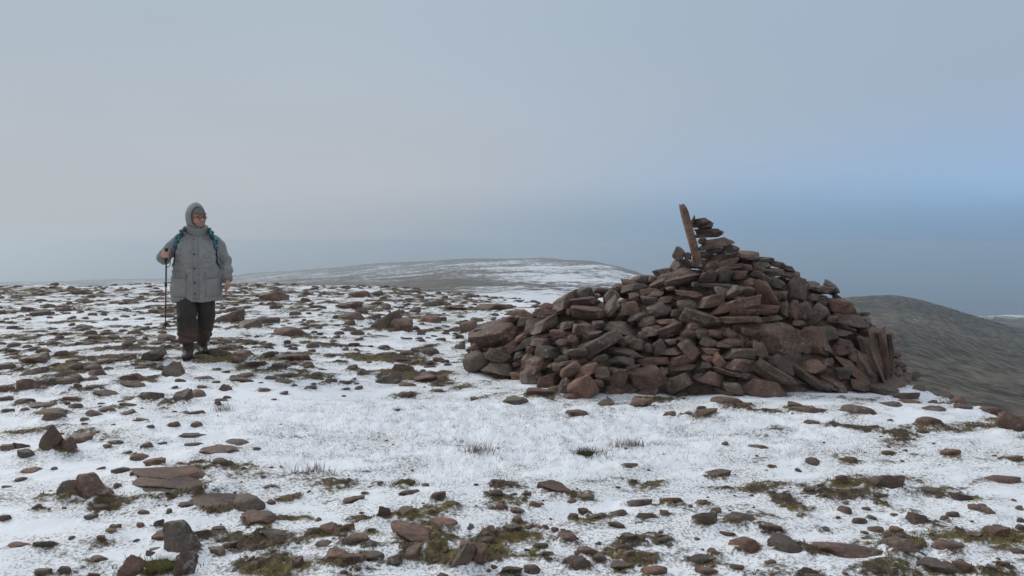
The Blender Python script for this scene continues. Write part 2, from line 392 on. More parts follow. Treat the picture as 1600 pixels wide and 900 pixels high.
# ------------------------------------------------------------------ what lies on the ground: (px, py, width, height, tilt, moss, label)
# positions are read off the photograph and cast onto the terrain; each stone then has its own place and real size
GROUND_STONES = [
 (42,605,36,22,0,0,'rounded dark boulder far left, leftmost of the mid-distance stones'), (98,600,32,18,20,1,'moss-covered leaning stone right of the rounded dark boulder'), (117,607,16,9,0,0,0),
 (210,602,46,12,0,1,'low moss-capped stone in snow below the walker'), (233,617,38,20,0,0,'smooth grey boulder at the left of a mossy cluster of three'),
 (281,620,46,28,0,0,'large grey boulder in the middle of a mossy cluster of three'), (307,614,40,15,-8,0,'low flat stone at the right of a mossy cluster of three'),
 (350,605,22,14,0,0,'small rounded brown stone alone on snow right of the three-boulder cluster'), (377,595,38,9,0,1,0), (316,591,28,6,0,0,0), (167,615,38,10,8,0,0),
 (34,629,28,8,10,0,0), (64,633,40,7,0,0,0), (75,643,55,9,0,0,0), (80,651,36,17,5,0,'squat pyramid-shaped brown stone on the left snow'), (9,643,20,8,0,0,0), (37,642,16,8,0,0,0),
 (142,647,28,13,0,0,0), (130,655,14,7,0,0,0), (165,637,24,10,0,0,0), (199,646,26,9,0,0,0), (219,662,20,7,0,0,0), (235,671,12,4,0,0,0), (272,665,22,10,10,0,0),
 (304,664,22,11,0,0,0), (300,644,32,8,8,0,0), (299,678,40,9,12,0,0), (302,692,28,8,5,0,0), (341,633,15,9,0,0,0), (373,688,56,13,-4,0,'long low hump of brown stone in the middle-left snow'),
 (331,705,66,19,-4,0,'broad flat-topped brown stone with moss at its lower right'), (347,727,36,14,0,1,'mossy stone tucked under the broad flat-topped stone'), (216,716,34,14,10,0,'wedge-shaped brown stone left of the broad flat-topped stone'),
 (229,697,18,10,15,0,0), (252,691,14,6,0,0,0), (80,692,32,40,70,1,'upright mossy stone standing in the left snow'), (101,699,28,24,-30,1,0), (120,688,38,14,0,0,'stone with a pale round lichen patch beside the upright mossy stone'),
 (27,696,28,18,0,0,0), (10,702,22,11,0,0,0), (39,709,27,16,0,0,0), (44,734,44,12,5,0,0), (84,733,10,6,0,0,0), (164,697,18,7,0,0,0), (187,741,26,12,12,0,0), (239,729,32,12,8,1,0),
 (106,772,30,24,25,0,'brown stone leaning against the dark split boulder'), (139,766,50,42,40,0,'dark split boulder with a crack, standing in the left snow'), (180,766,18,12,0,0,0), (160,778,24,12,20,1,0),
 (279,748,128,36,-6,2,'big layered slab of dark sandstone, largest rock in the left foreground'), (343,775,120,22,-14,2,'long lower ledge of layered sandstone running from the big slab'), (382,793,50,20,-14,0,'blunt red-brown end stone of the layered ledge'),
 (139,807,22,8,8,0,0), (7,813,20,7,0,0,0), (263,802,12,13,0,0,0), (290,794,28,11,0,0,0), (244,820,20,18,0,1,0), (218,822,16,8,0,0,0), (251,839,28,17,0,0,'dark rounded stone left of the pointed boulder'),
 (281,843,58,56,35,0,'pointed boulder with a sharp peak in the lower left foreground'), (313,837,26,10,0,0,0), (341,831,26,14,0,0,0), (340,863,32,16,-15,0,0), (171,834,16,9,0,0,0), (174,826,10,8,0,0,0),
 (183,824,12,8,0,0,0), (156,845,14,8,0,0,0), (21,856,40,14,8,0,0), (66,857,30,12,5,0,0), (148,872,36,15,0,1,'mossy stone low in the left corner snow'), (203,888,34,36,60,0,'dark upright stone beside bright moss at the bottom edge'),
 (290,886,32,44,80,0,'upright fin of stone below the pointed boulder at the bottom edge'), (64,896,26,14,0,0,0), (144,897,18,10,0,0,0), (98,896,22,8,0,0,0), (235,866,22,10,-20,0,0),
 (402,813,60,18,0,1,'wide mossy stone below the layered ledge'), (424,838,58,16,-8,0,0), (463,883,28,20,-10,0,0), (505,857,42,9,0,0,0), (512,834,46,18,0,0,0), (487,840,24,8,0,0,0), (527,880,40,18,-20,0,0),
 (423,786,14,9,0,0,0), (402,702,16,6,0,0,0),
 (547,779,32,14,20,0,'small dark ridge of stone in the centre-left snow'), (569,770,14,7,0,0,0), (636,772,34,12,0,1,'moss-topped stone in the open snow at the centre left'), (684,781,26,15,15,0,'small red-brown wedge stone alone on clean snow at the centre'),
 (869,768,48,14,-22,0,'slim oblong stone lying slantwise on clean snow below the cairn'), (990,753,18,8,0,0,0), (984,730,26,11,0,1,0), (995,781,46,23,-3,0,'flat rounded red-brown stone on snow below the cairn'), (1052,779,34,18,0,1,0),
 (1009,812,42,11,-3,0,0), (1040,805,16,8,0,0,0), (785,800,22,8,0,0,0), (808,802,22,10,0,0,0), (810,813,20,14,0,0,0), (835,791,20,13,-20,0,0), (801,828,28,15,-10,0,0), (766,831,22,14,20,0,0),
 (736,825,14,10,30,0,0), (824,779,12,4,0,0,0), (853,824,12,6,0,0,0), (867,826,14,8,0,0,0), (883,831,14,7,0,0,0), (913,799,18,13,0,0,0), (888,843,32,10,-20,0,0), (844,850,26,10,0,0,0), (853,863,24,10,0,0,0),
 (858,874,16,8,0,0,0), (917,864,30,16,-5,0,0), (938,873,20,14,0,0,0), (903,879,44,13,-22,0,0), (972,886,36,10,-5,0,0), (983,843,26,10,-12,0,0), (1002,848,20,6,-8,0,0), (976,856,18,7,0,0,0), (981,866,24,13,0,1,0),
 (1025,896,38,10,0,0,0), (798,893,36,14,0,0,0), (724,873,26,38,70,0,'left of two dark stones standing side by side at the bottom centre'), (746,868,28,42,80,0,'right of two dark stones standing side by side at the bottom centre'),
 (649,840,84,32,-12,0,'big triangular red-brown slab at the bottom centre'), (690,824,46,11,-3,0,'thin flat stone right above the big triangular slab'), (634,809,36,16,-20,0,0), (600,810,30,24,0,1,0), (554,852,46,18,-8,1,0),
 (579,875,40,18,-5,1,0), (617,880,30,20,20,0,0), (641,872,32,12,45,0,0), (540,832,24,14,20,0,0), (549,884,42,20,0,1,0), (579,835,14,5,0,0,0), (675,806,10,9,0,0,0),
 (903,650,34,13,-3,0,'lone dark stone on snow just in front of the cairn'), (1002,632,30,13,20,1,0), (1049,649,32,8,8,0,0), (743,623,16,6,0,1,0), (950,631,50,14,8,1,'mossy flat slab lying on the snow at the foot of the cairn'),
 (806,627,38,18,-3,0,'dark flat boulder lying apart at the left foot of the cairn'), (845,618,50,12,2,0,'flat dark slab touching the boulder at the left foot of the cairn'),
 (1140,627,54,14,3,0,'lichen-spotted flat slab at the front foot of the cairn'), (1098,647,58,10,4,1,0), (1268,640,52,13,-10,0,'oval flat slab on snow in front of the cairn, below its right half'), (1267,658,28,9,-5,0,0), (1350,644,58,18,-5,1,'mossy outcrop on snow below the right end of the cairn'),
 (1464,640,66,11,-2,0,'long low slab on the snow edge right of the cairn'), (1514,637,34,12,-5,0,0), (1549,641,34,14,0,0,0), (1410,618,46,16,-12,0,'broad slab sticking out at the right foot of the cairn'), (1396,632,48,12,-10,0,0), (1457,666,34,13,-15,0,'small dark dome of stone right of the cairn'),
 (1583,664,46,38,-10,1,'mossy boulder at the right edge of the picture'), (1135,698,14,8,0,0,0), (1187,704,30,6,-8,0,0), (1121,738,44,15,-4,1,0), (1205,729,18,8,-8,0,0), (1249,733,12,8,0,0,0), (1270,720,40,10,-4,0,0),
 (1317,752,18,14,0,1,0), (1382,756,54,33,-20,0,'bulky grey-brown boulder standing proud on the right snow'), (1379,779,22,9,0,0,0), (1266,768,17,6,0,0,0), (1284,761,13,5,0,0,0), (1289,776,8,8,0,0,0), (1457,771,26,6,-8,0,0),
 (1503,774,48,16,-8,0,'low stone with a mossy lip right of the bulky boulder'), (1542,799,40,17,-10,0,'pale rounded stone near the right edge'), (1526,803,18,5,0,0,0), (1436,809,50,25,-10,0,'smooth dark rounded boulder below the bulky boulder'), (1397,804,15,6,0,0,0), (1478,815,14,5,0,0,0),
 (1400,829,28,10,0,1,0), (1102,816,36,24,-20,1,'jagged blackish stone on the lower right snow'), (1160,817,54,17,-6,0,'smooth oval dark stone right of the jagged blackish stone'), (1100,783,30,9,0,1,0), (1121,800,20,8,0,1,0),
 (1327,856,130,36,-20,0,'long pale-lichened oblong slab, biggest rock of the right foreground'), (1171,854,46,26,-20,0,'flat tapering stone left of the long lichened slab'), (1237,859,54,26,-28,0,'two-toned oblong stone between the tapering stone and the long slab'),
 (1413,861,50,28,-30,0,'slanting stone right of the long lichened slab'), (1482,852,54,18,-5,0,'low double-humped stone in the lower right snow'), (1560,834,38,12,-5,0,0), (1525,840,26,11,0,1,0), (1468,886,46,24,-32,0,'slanting stone at the bottom edge among moss, lower right'),
 (1507,889,28,13,-10,0,0), (1094,872,50,13,0,0,0), (1117,864,24,12,-25,0,0), (1105,896,34,10,0,0,0), (1564,751,70,6,-10,0,'long thin blade of rock showing through the snow at the right'), (1546,893,30,6,0,0,0), (1571,885,20,5,0,0,0), (1596,828,16,5,0,0,0),
 (1596,796,14,4,0,0,0), (1487,708,30,14,0,1,0), (1585,718,36,12,0,1,0), (1440,606,30,11,0,0,0), (1478,614,42,14,-6,0,'brown slab on the rim right of the cairn, against the dark hillside'), (1503,626,30,12,0,0,0), (1536,632,32,13,0,0,0), (1428,627,40,11,-5,0,0), (1462,626,26,9,0,1,0),
 # the stone field round and behind the walker
 (268,580,44,26,10,1,'mossy boulder right in front of the walking man'), (240,557,38,22,35,1,'dark mossy rock left of the walking man’s boots'), (338,554,38,16,-5,1,'flat mossy stone right of the walking man’s boots'), (378,556,30,13,-12,0,'pointed slab two stones right of the walking man’s boots'),
 (352,497,40,28,15,0,'pale grey-green boulder right of the walking man’s knee'), (384,508,56,18,-5,1,'long mossy rock attached right of the pale grey-green boulder'), (455,519,60,18,0,1,'low wide mossy outcrop in the middle of the stone field'),
 (600,503,46,36,10,1,'tall mossy outcrop in the stone field left of the cairn'), (626,512,34,22,-10,1,0), (425,465,44,17,0,0,'dark hump on the skyline right of the walking man'), (562,461,34,12,0,0,0), (592,459,24,10,0,0,0),
 (680,476,40,13,5,0,'pointed stone at the plateau rim left of the cairn'), (707,482,40,8,0,0,0), (774,480,54,12,0,1,'low mossy boulder at the plateau rim beside the cairn'), (735,515,26,22,20,1,'small pointed stone close to the left end of the cairn'), (717,545,20,11,0,0,0), (741,550,20,9,0,0,0),
 (50,562,50,20,-10,1,'mossy slab at the left edge of the stone field'), (10,573,26,14,0,1,0), (65,551,24,10,0,0,0), (112,565,22,8,0,0,0), (202,556,20,8,0,0,0), (550,577,26,12,0,0,0), (565,584,16,14,30,0,0),
 (625,578,40,16,0,1,0), (672,550,34,13,0,0,0), (525,556,18,8,0,0,0), (457,559,50,11,0,1,0), (390,572,40,13,0,1,0), (435,577,24,10,0,0,0), (415,544,24,8,0,0,0), (553,497,40,16,5,1,0), (668,500,30,14,-10,1,0),
 (545,479,30,11,8,0,0), (418,502,26,15,15,0,0), (75,479,22,9,0,0,0), (60,492,20,10,10,0,0), (40,484,30,9,0,0,0), (125,458,28,9,0,0,0),
]
# moss or bare turf without a stone: (px, py, width, height)
BARE_SPOTS = [(634,755,26,26),(705,120,14,8),(450,778,26,14),(690,597,60,12),(620,585,90,16),(500,590,60,10),(690,870,40,22),(240,890,60,20),(1226,672,44,16),(1304,666,44,9),(1404,683,44,18),(1340,672,60,10),(1240,790,60,30),
 (1330,775,70,14),(1400,795,60,16),(1275,870,46,20),(1110,605,70,16),(1030,622,60,9),(1345,628,60,12),(450,810,70,16),(340,802,60,12),(560,815,50,12),(640,868,40,16),(770,860,40,26),(1425,850,30,22),(1200,640,40,10),(600,560,90,12),(500,540,80,9),(300,870,50,12)]

# cairn: (px, py, width, height, tilt, kind) kind 0 stone, 1 face-on slab, 2 layered
CAIRN_STONES = [
 (778,523,78,40,25,0),(743,566,37,28,20,0),(812,489,43,10,0,0),(858,488,52,10,5,0),(782,560,44,22,-22,0),(784,577,58,21,-4,0),(778,549,32,12,15,0),(798,544,26,18,35,0),(813,529,26,12,20,0),(832,510,36,24,20,0),
 (820,503,24,17,0,0),(853,508,46,19,20,0),(830,533,56,13,24,0),(847,536,36,14,-5,0),(858,551,36,20,0,0),(845,567,50,24,17,0),(830,590,34,30,20,0),(806,590,18,17,0,0),(792,601,24,15,5,0),(854,598,34,22,18,0),
 (884,510,20,16,0,0),(874,522,28,13,0,0),(879,536,24,12,0,0),(869,575,20,12,0,0),(811,554,20,12,25,0),(823,564,24,11,50,0),(830,547,16,11,0,0),(886,472,46,24,20,0),(910,462,30,20,20,0),(916,472,42,18,14,0),
 (923,489,54,22,2,0),(952,467,28,20,45,0),(958,482,36,16,50,0),(980,485,33,25,10,0),(988,450,38,13,8,0),(1015,470,32,14,0,0),(991,464,16,12,0,0),(1032,485,36,23,20,0),(995,496,26,13,10,0),(902,516,16,18,0,0),
 (918,513,20,18,0,0),(939,509,24,14,0,0),(967,513,48,19,-6,0),(930,523,24,10,8,0),(937,541,84,24,25,0),(896,531,16,14,0,0),(978,533,25,17,25,0),(994,541,27,22,0,0),(1003,524,17,14,0,0),(1013,545,14,16,0,0),
 (1024,518,34,18,10,0),(1046,517,38,22,20,0),(977,552,52,12,-4,0),(970,563,38,11,-3,0),(1021,566,48,14,3,0),(937,562,24,11,25,0),(893,580,32,20,30,0),(914,581,38,18,18,0),(941,586,30,24,-5,0),(969,592,28,34,0,0),
 (1009,592,63,39,2,1),(914,610,44,40,30,0),(882,608,32,16,70,0),(894,624,36,17,10,0),(893,568,33,9,0,0),(883,560,19,8,0,0),(934,600,18,12,0,0),(952,608,10,7,0,0),
 (1110,471,44,21,8,0),(1145,478,80,19,12,0),(1072,480,30,22,0,0),(1077,460,38,11,-10,0),(1093,501,56,28,-20,0),(1080,512,24,15,0,0),(1165,489,46,12,2,0),(1153,500,62,11,3,0),(1075,523,25,17,-10,0),(1099,522,22,15,0,0),
 (1120,523,26,14,-10,0),(1108,537,27,15,-20,0),(1112,550,28,11,-3,0),(1078,551,38,26,-48,0),(1061,563,46,18,8,0),(1045,550,42,13,8,0),(1028,545,24,22,40,0),(1068,580,42,17,5,0),(1056,600,46,26,25,0),(1117,594,46,23,-14,0),
 (1147,607,34,17,-10,0),(1138,540,32,13,0,0),(1153,553,52,20,-5,0),(1158,571,44,23,-12,0),(1126,567,30,18,-45,0),(1106,560,19,12,-30,0),(1103,572,17,11,0,0),(1142,523,20,16,-30,0),(1146,534,32,10,-12,0),(1072,532,30,9,-18,0),
 (1140,583,48,9,-8,0),(1015,457,28,12,0,0),(1042,503,30,9,8,0),(1010,503,26,13,15,0),(1196,461,54,27,-60,1),(1199,484,36,15,5,0),(1169,457,19,17,0,0),(1148,456,40,17,35,0),(1246,456,39,33,80,1),(1223,484,25,17,88,0),
 (1236,486,31,15,86,0),(1256,488,32,28,80,1),(1275,494,36,26,45,0),(1208,497,28,9,0,0),(1248,506,18,11,0,0),(1204,530,108,52,-7,1),(1271,534,46,48,-10,1),(1188,548,32,18,-60,0),(1218,568,48,22,-30,0),(1266,574,40,16,-15,0),
 (1211,588,70,28,-33,0),(1192,607,72,29,-8,0),(1262,592,68,14,-34,0),(1288,568,24,12,25,0),(1293,600,38,14,-15,0),(1322,500,62,19,-7,0),(1312,479,36,24,-5,0),(1282,453,40,13,-5,0),(1296,522,26,24,0,0),(1320,522,24,9,0,0),
 (1319,537,27,13,-18,0),(1310,547,28,17,0,0),(1343,564,33,24,-20,0),(1359,524,36,24,-20,0),(1333,578,66,14,-42,0),(1317,585,25,19,0,0),(1305,603,42,18,-15,0),(1347,533,28,11,-30,0),(1343,603,28,16,-10,0),
 (1352,578,56,18,-58,3),(1361,563,74,19,-70,3),(1372,561,88,18,-78,3),(1383,562,90,17,-84,3),(1391,567,78,14,-88,3),(1376,523,54,14,-16,0),(1373,613,50,18,-8,0),
 (1037,427,28,14,10,0),(1062,414,32,17,15,0),(1058,430,72,15,15,0),(1066,438,54,13,12,0),(1110,413,28,13,10,0),(1090,414,24,13,0,0),(1108,434,28,19,0,1),(1132,432,26,20,0,0),(1117,446,48,6,0,0),(1135,411,36,12,12,0),
 (1135,419,44,9,8,0),(1155,431,24,16,0,0),(1033,443,30,14,35,0),(1047,451,16,7,0,0),(1132,453,26,13,0,0),(1089,445,14,8,0,0),(1018,461,34,12,0,0),(1021,436,12,11,0,0),(1061,398,20,19,60,0),(1075,400,10,12,0,0),
 (1167,400,34,17,-5,0),(1196,406,24,9,-4,0),(1189,413,26,11,0,0),(1213,413,24,10,-10,0),(1230,419,22,9,-10,0),(1210,426,32,12,0,0),(1235,429,30,14,-15,0),(1164,419,26,12,0,0),(1182,430,20,13,-15,0),(1194,438,24,19,-20,0),
 (1213,443,24,15,-25,0),(1171,442,24,13,30,0),(1186,422,16,12,0,0),(1251,438,36,10,-28,0),(1270,465,20,12,0,0),(1212,463,14,16,0,0),(1223,465,18,12,85,0),(1281,474,18,10,0,0),(1295,452,28,16,-35,0),
 (1311,467,18,9,-35,0),(1327,482,10,9,0,0),(1284,471,24,12,0,0),(1160,470,22,11,0,0),(1180,500,30,9,0,0),(1040,470,26,12,5,0),(1060,490,22,12,0,0),(1050,535,22,10,5,0),(950,530,24,10,15,0),(900,550,30,12,5,0),
 (1240,520,20,12,0,0),(1170,520,24,12,-10,0),(1300,500,18,12,0,0),(1333,550,22,12,-25,0),(1290,545,20,12,-10,0),(990,575,22,10,0,0),(960,580,16,10,0,0),(870,610,22,12,5,0),(1035,580,20,12,0,0),(1090,590,18,12,0,0),
]
# the little stack on top, read the same way, standing in the plane of the summit
TOWER = [(1083,344,15,4,70),(1095,347,29,14,18),(1101,354,27,9,5),(1108,361,40,10,5),(1107,368,41,6,4),(1116,380,54,17,12),(1115,391,26,11,0),(1141,387,25,11,-18),(1133,393,23,12,10),(1136,401,33,10,14),(1097,377,13,10,0),(1100,398,26,12,0),(1120,402,26,11,5)]

# ------------------------------------------------------------------ stone shapes
def ico(sub):
    bm = bmesh.new(); bmesh.ops.create_icosphere(bm, subdivisions=sub, radius=1.0)
    v = np.array([x.co[:] for x in bm.verts]); v /= np.linalg.norm(v, axis=1)[:, None]
    f = [[q.index for q in p.verts] for p in bm.faces]
    bm.free(); return v, f


ICO = {k: ico(k) for k in (2, 3, 4)}


def stone_shape(seed, kind, sub):
    """a worn, faceted block of unit size: rounded intersection of random planes plus weathering"""
    r = np.random.default_rng(seed)
    u, f = ICO[sub]
    N, D = [], []
    nside = {'slab': 7, 'block': 6, 'round': 11, 'layer': 8, 'peak': 7}[kind]
    a0 = r.uniform(0, 6.28)
    for i in range(nside):
        a = a0 + 6.283 * i / nside + r.uniform(-.30, .30)
        tilt = r.uniform(-.35, .35) + (0.38 if kind == 'peak' else 0.05)
        N.append((math.cos(a) * math.cos(tilt), math.sin(a) * math.cos(tilt), math.sin(tilt)))
        D.append(r.uniform(.50, 1.0))
    for s in (1, -1):
        N.append((r.normal(0, .20), r.normal(0, .20), s)); D.append(r.uniform(.75, 1.0) if kind != 'peak' or s < 0 else .95)
        for _ in range(2 if kind != 'round' else 4):
            n = np.array([r.normal(0, .7), r.normal(0, .7), s]); n /= np.linalg.norm(n)
            N.append(n); D.append(r.uniform(.92, 1.15))
    N, D = np.array(N), np.array(D)
    N /= np.linalg.norm(N, axis=1)[:, None]
    p = {'slab': 60, 'block': 46, 'round': 16, 'layer': 36, 'peak': 40}[kind]
    q = np.maximum(u @ N.T, 0) / D
    rad_ = (q ** p).sum(1) ** (-1.0 / p)
    v = u * rad_[:, None]
    off = r.uniform(0, 50, 3)
    n1 = fbm(v[:, 0] * 1.3 + off[0], v[:, 1] * 1.3 + off[1], v[:, 2] * 1.3 + off[2], 3)
    n2 = fbm(v[:, 0] * 4.5 + off[1], v[:, 1] * 4.5 + off[2], v[:, 2] * 4.5 + off[0], 3)
    v = v * (1 + 0.085 * n1 + 0.026 * n2)[:, None]
    if kind == 'layer':                          # beds weathered to different depths
        b = v[:, 2] * 5.2 + 0.35 * n1
        k = np.floor(b).astype(int)
        stepv = r.uniform(.90, 1.05, 24)[(k + 12) % 24]
        groove = 1 - 0.16 * np.exp(-((b - np.round(b)) / .13) ** 2)
        v[:, :2] *= (stepv * groove * (1.0 - .22 * v[:, 2]))[:, None]
    lo, hi = v.min(0), v.max(0)
    v = (v - (lo + hi) / 2) / (hi - lo)
    me = mesh_from('stone_%s_%d' % (kind, seed), v, f)
    if kind != 'round':
        me.set_sharp_from_angle(angle=rad(27))
    return me


PROTO = {}
for kind, n in (('slab', 16), ('block', 10), ('round', 7), ('layer', 5), ('peak', 4)):
    PROTO[kind] = [stone_shape(100 + 31 * i + len(kind) * 7, kind, 4 if i < 6 or kind in ('layer', 'peak') else 3) for i in range(n)]
PROTO_HI = {k: v[:3] for k, v in PROTO.items()}
for k, v in PROTO.items():
    for me in v:
        me.materials.append(M_STONE)


def place_stone(name, kind, loc, size, mat3, big=False, moss=False, parent=None):
    me = random.choice(PROTO_HI[kind] if big else PROTO[kind])
    o = bpy.data.objects.new(name, me)
    COL.objects.link(o)
    sx = random.choice((-1, 1))
    M = Matrix.Translation(Vector(loc)) @ mat3.to_4x4() @ Matrix.Diagonal((size[0] * sx, size[1] * sx, size[2], 1))
    o.matrix_world = M
    if moss:
        o.material_slots[0].link = 'OBJECT'
        o.material_slots[0].material = M_STONE_MOSS
    if parent is not None:
        o.parent = parent
        o.matrix_parent_inverse = parent.matrix_world.inverted()
    return o

# ------------------------------------------------------------------ fine ground relief
def snow_rough(x, y):
    """0..1: the lumpy, frosted turf in the middle of the picture"""
    d = np.hypot((x + 0.35) / 2.6, (y - 5.9) / 1.5)
    d2 = np.hypot((x - 1.6) / 1.6, (y - 6.0) / 0.9)
    return np.maximum(sstep(d, 1.15, 0.45), sstep(d2, 1.1, 0.5))


def micro(x, y):
    r = np.hypot(x, y)
    fade = sstep(r, 60, 25)
    ca, sa = math.cos(0.22), math.sin(0.22)
    xr, yr = x * ca + y * sa, -x * sa + y * ca           # drifts combed by the wind
    z = 0.030 * fbm(xr * 0.8, yr * 1.7, 3.1, 3) + 0.012 * fbm(xr * 2.4, yr * 6.0, 8.2, 3)
    z = z + snow_rough(x, y) * (0.020 * fbm(x * 7, y * 7, 5.5, 3) + 0.012 * np.maximum(fbm(x * 19, y * 19, 2.2, 2), 0))
    return z * fade


def ground_fine(x, y):
    return ground_macro(x, y) + micro(np.asarray(x, float), np.asarray(y, float))


def bare_field(x, y):
    """how far turf and grit stand above the snow; above 0.5 the snow is gone"""
    r = np.hypot(x, y)
    ca, sa = math.cos(0.18), math.sin(0.18)
    xr, yr = x * ca + y * sa, -x * sa + y * ca
    n = fbm(xr * 1.9, yr * 3.4, 4.4, 5, 0.62)
    n2 = fbm(xr * 0.35, yr * 0.5, 7.7, 2)
    want = -0.345 * np.ones_like(r)
    want = want + 0.29 * sstep(r, 7.3, 9.5) * sstep(x, 0.6, -0.6)                     # stone field
    want = want + 0.10 * sstep(r, 12, 22)
    want = want + 0.15 * sstep(r, 5.0, 4.0) * sstep(x, -2.6, -0.6)                    # foreground turf
    want = want + 0.10 * sstep(x, 0.8, 2.2) * sstep(r, 8.0, 6.5)
    want = want - 0.30 * snow_rough(x, y)
    want = want - 0.12 * sstep(x, -1.2, -2.2) * sstep(r, 7.2, 6.0)
    return 0.5 + 0.9 * (n * 0.62 + n2 * 0.3 + want)


# place every listed stone
LANDED = []
for (px, py, pw, ph, a, moss, label) in GROUND_STONES:
    base = py + 0.36 * ph
    p, ok = hit_surface(px, base, ground_macro)
    dist = float(p @ np.array([0, math.cos(PITCH), 0])) / math.cos(PITCH)
    m_px = dist / F_PX
    slope = max((base - EYE_Y) / F_PX, 0.06)
    LANDED.append(dict(px=px, py=py, p=p, w=pw * m_px, h=ph * m_px, pw=pw, ph=ph, a=a, moss=moss, label=label, slope=slope, m=m_px))
SPOTS = []
for (px, py, pw, ph) in BARE_SPOTS:
    p, ok = hit_surface(px, py, ground_macro)
    m_px = p[1] / F_PX
    SPOTS.append((p[0], p[1], pw * m_px * .5, max(ph * m_px * .5 / max((py - EYE_Y) / F_PX, .1), pw * m_px * .3)))

# scattered stones that fill the field (position, width)
SCATTER = []
def near_listed(x, y, rr):
    return any((x - s['p'][0]) ** 2 + (y - s['p'][1]) ** 2 < (rr + s['w'] * .55) ** 2 for s in LANDED)
_tries = 0
while len(SCATTER) < 1500 and _tries < 60000:
    _tries += 1
    far = random.random()
    if far < 0.72:
        th, r = rad(random.uniform(-41, 2)), 7.2 * (30 / 7.2) ** (random.random() ** 0.8)
    else:
        th, r = rad(random.uniform(-42, 42)), 3.0 * (9.0 / 3.0) ** random.random()
    x, y = r * math.sin(th), r * math.cos(th)
    if r > np.interp(th, _TH, _RE) + 4:
        continue
    if snow_rough(np.array(x), np.array(y)) > 0.25 or (x > -0.6 and 7.0 < y < 10.8):
        continue
    if random.random() > 0.25 + 2.2 * max(0.0, float(fbm(x * .8, y * .8, 6.6, 2)) + .15):
        continue
    wd = min(0.045 + random.expovariate(1 / 0.055) + (0.05 if far < .72 else 0), 0.42)
    if r < 7.2 and (wd > 0.12 or random.random() < 0.45):
        continue
    if near_listed(x, y, wd * .6) or any((x - q[0]) ** 2 + (y - q[1]) ** 2 < (0.55 * (wd + q[2])) ** 2 for q in SCATTER):
        continue
    if (x + 3.45) ** 2 + (y - 8.4) ** 2 < 0.35 ** 2:
        continue
    SCATTER.append((x, y, wd))

# ------------------------------------------------------------------ the ground sheet
th = np.concatenate([np.radians(np.linspace(-180, -50, 46, endpoint=False)), np.radians(np.linspace(-50, 50, 700)), np.radians(np.linspace(50, 180, 46)[1:])])
rr = np.concatenate([np.linspace(0.05, 2.4, 24, endpoint=False), 2.4 * (110 / 2.4) ** np.linspace(0, 1, 620)])
TH, RR = np.meshgrid(th, rr, indexing='ij')
GX, GY = RR * np.sin(TH), RR * np.cos(TH)
bare = bare_field(GX, GY)
GZ = ground_fine(GX, GY)
for s in LANDED:                                        # snow banks against stones, moss and grit beside some
    x0, y0 = s['p'][0], s['p'][1]
    R = max(s['w'] * .5, .03)
    k = (np.abs(GX - x0) < 3 * R) & (np.abs(GY - y0) < 3 * R)
    d = np.hypot(GX[k] - x0, (GY[k] - y0) * 1.15) / R
    nn = fbm(GX[k] * 9, GY[k] * 9, 1.7, 2)
    if s['moss'] == 1:
        bare[k] += 0.50 * sstep(d + nn * .9, 1.6, 0.6)
    else:
        bare[k] += 0.30 * sstep(d + nn * .6, 1.45, 0.8) * (1.0 if s['pw'] > 14 else .6)
    GZ[k] += min(0.22 * s['h'], .028) * np.exp(-((d - 1.0) / .45) ** 2) * (1 + .5 * nn)
for (x0, y0, rx, ry) in SPOTS:
    k = (np.abs(GX - x0) < 3 * rx) & (np.abs(GY - y0) < 3 * ry)
    d = np.hypot((GX[k] - x0) / rx, (GY[k] - y0) / ry)
    bare[k] += 0.58 * sstep(d + fbm(GX[k] * 7, GY[k] * 7, 2.9, 3) * .7, 1.5, 0.5)
for (x0, y0, wd) in SCATTER:
    if random.random() < 0.5:
        k = (np.abs(GX - x0) < 1.5 * wd) & (np.abs(GY - y0) < 1.5 * wd)
        bare[k] += 0.45 * sstep(np.hypot(GX[k] - x0, GY[k] - y0) / wd, 1.2, 0.5)
bare = np.clip(bare, 0, 1)
turf = sstep(bare, 0.45, 0.75)
GZ += turf * (0.010 + 0.022 * np.maximum(fbm(GX * 11, GY * 11, 6.1, 3), -0.3)) * sstep(RR, 40, 20)
me = grid_mesh('ground', np.stack([GX, GY, GZ], -1))
me.attributes.new('bare', 'FLOAT', 'POINT').data.foreach_set('value', bare.reshape(-1).astype(np.float32))
ground = obj('ground', me, M_GROUND)
tag(ground, 'wind-combed thin snow over turf and grit on the summit plateau', kind='structure')
GROUND_BVH = BVHTree.FromPolygons([tuple(v) for v in np.stack([GX, GY, GZ], -1).reshape(-1, 3)], [tuple(p.vertices) for p in me.polygons])


def gz(x, y):
    h = GROUND_BVH.ray_cast(Vector((x, y, 30)), Vector((0, 0, -1)))[0]
    return h.z if h is not None else float(ground_macro(x, y))

# ------------------------------------------------------------------ far land and sea
def px_theta(px):
    return math.atan((px - 800) / F_PX)


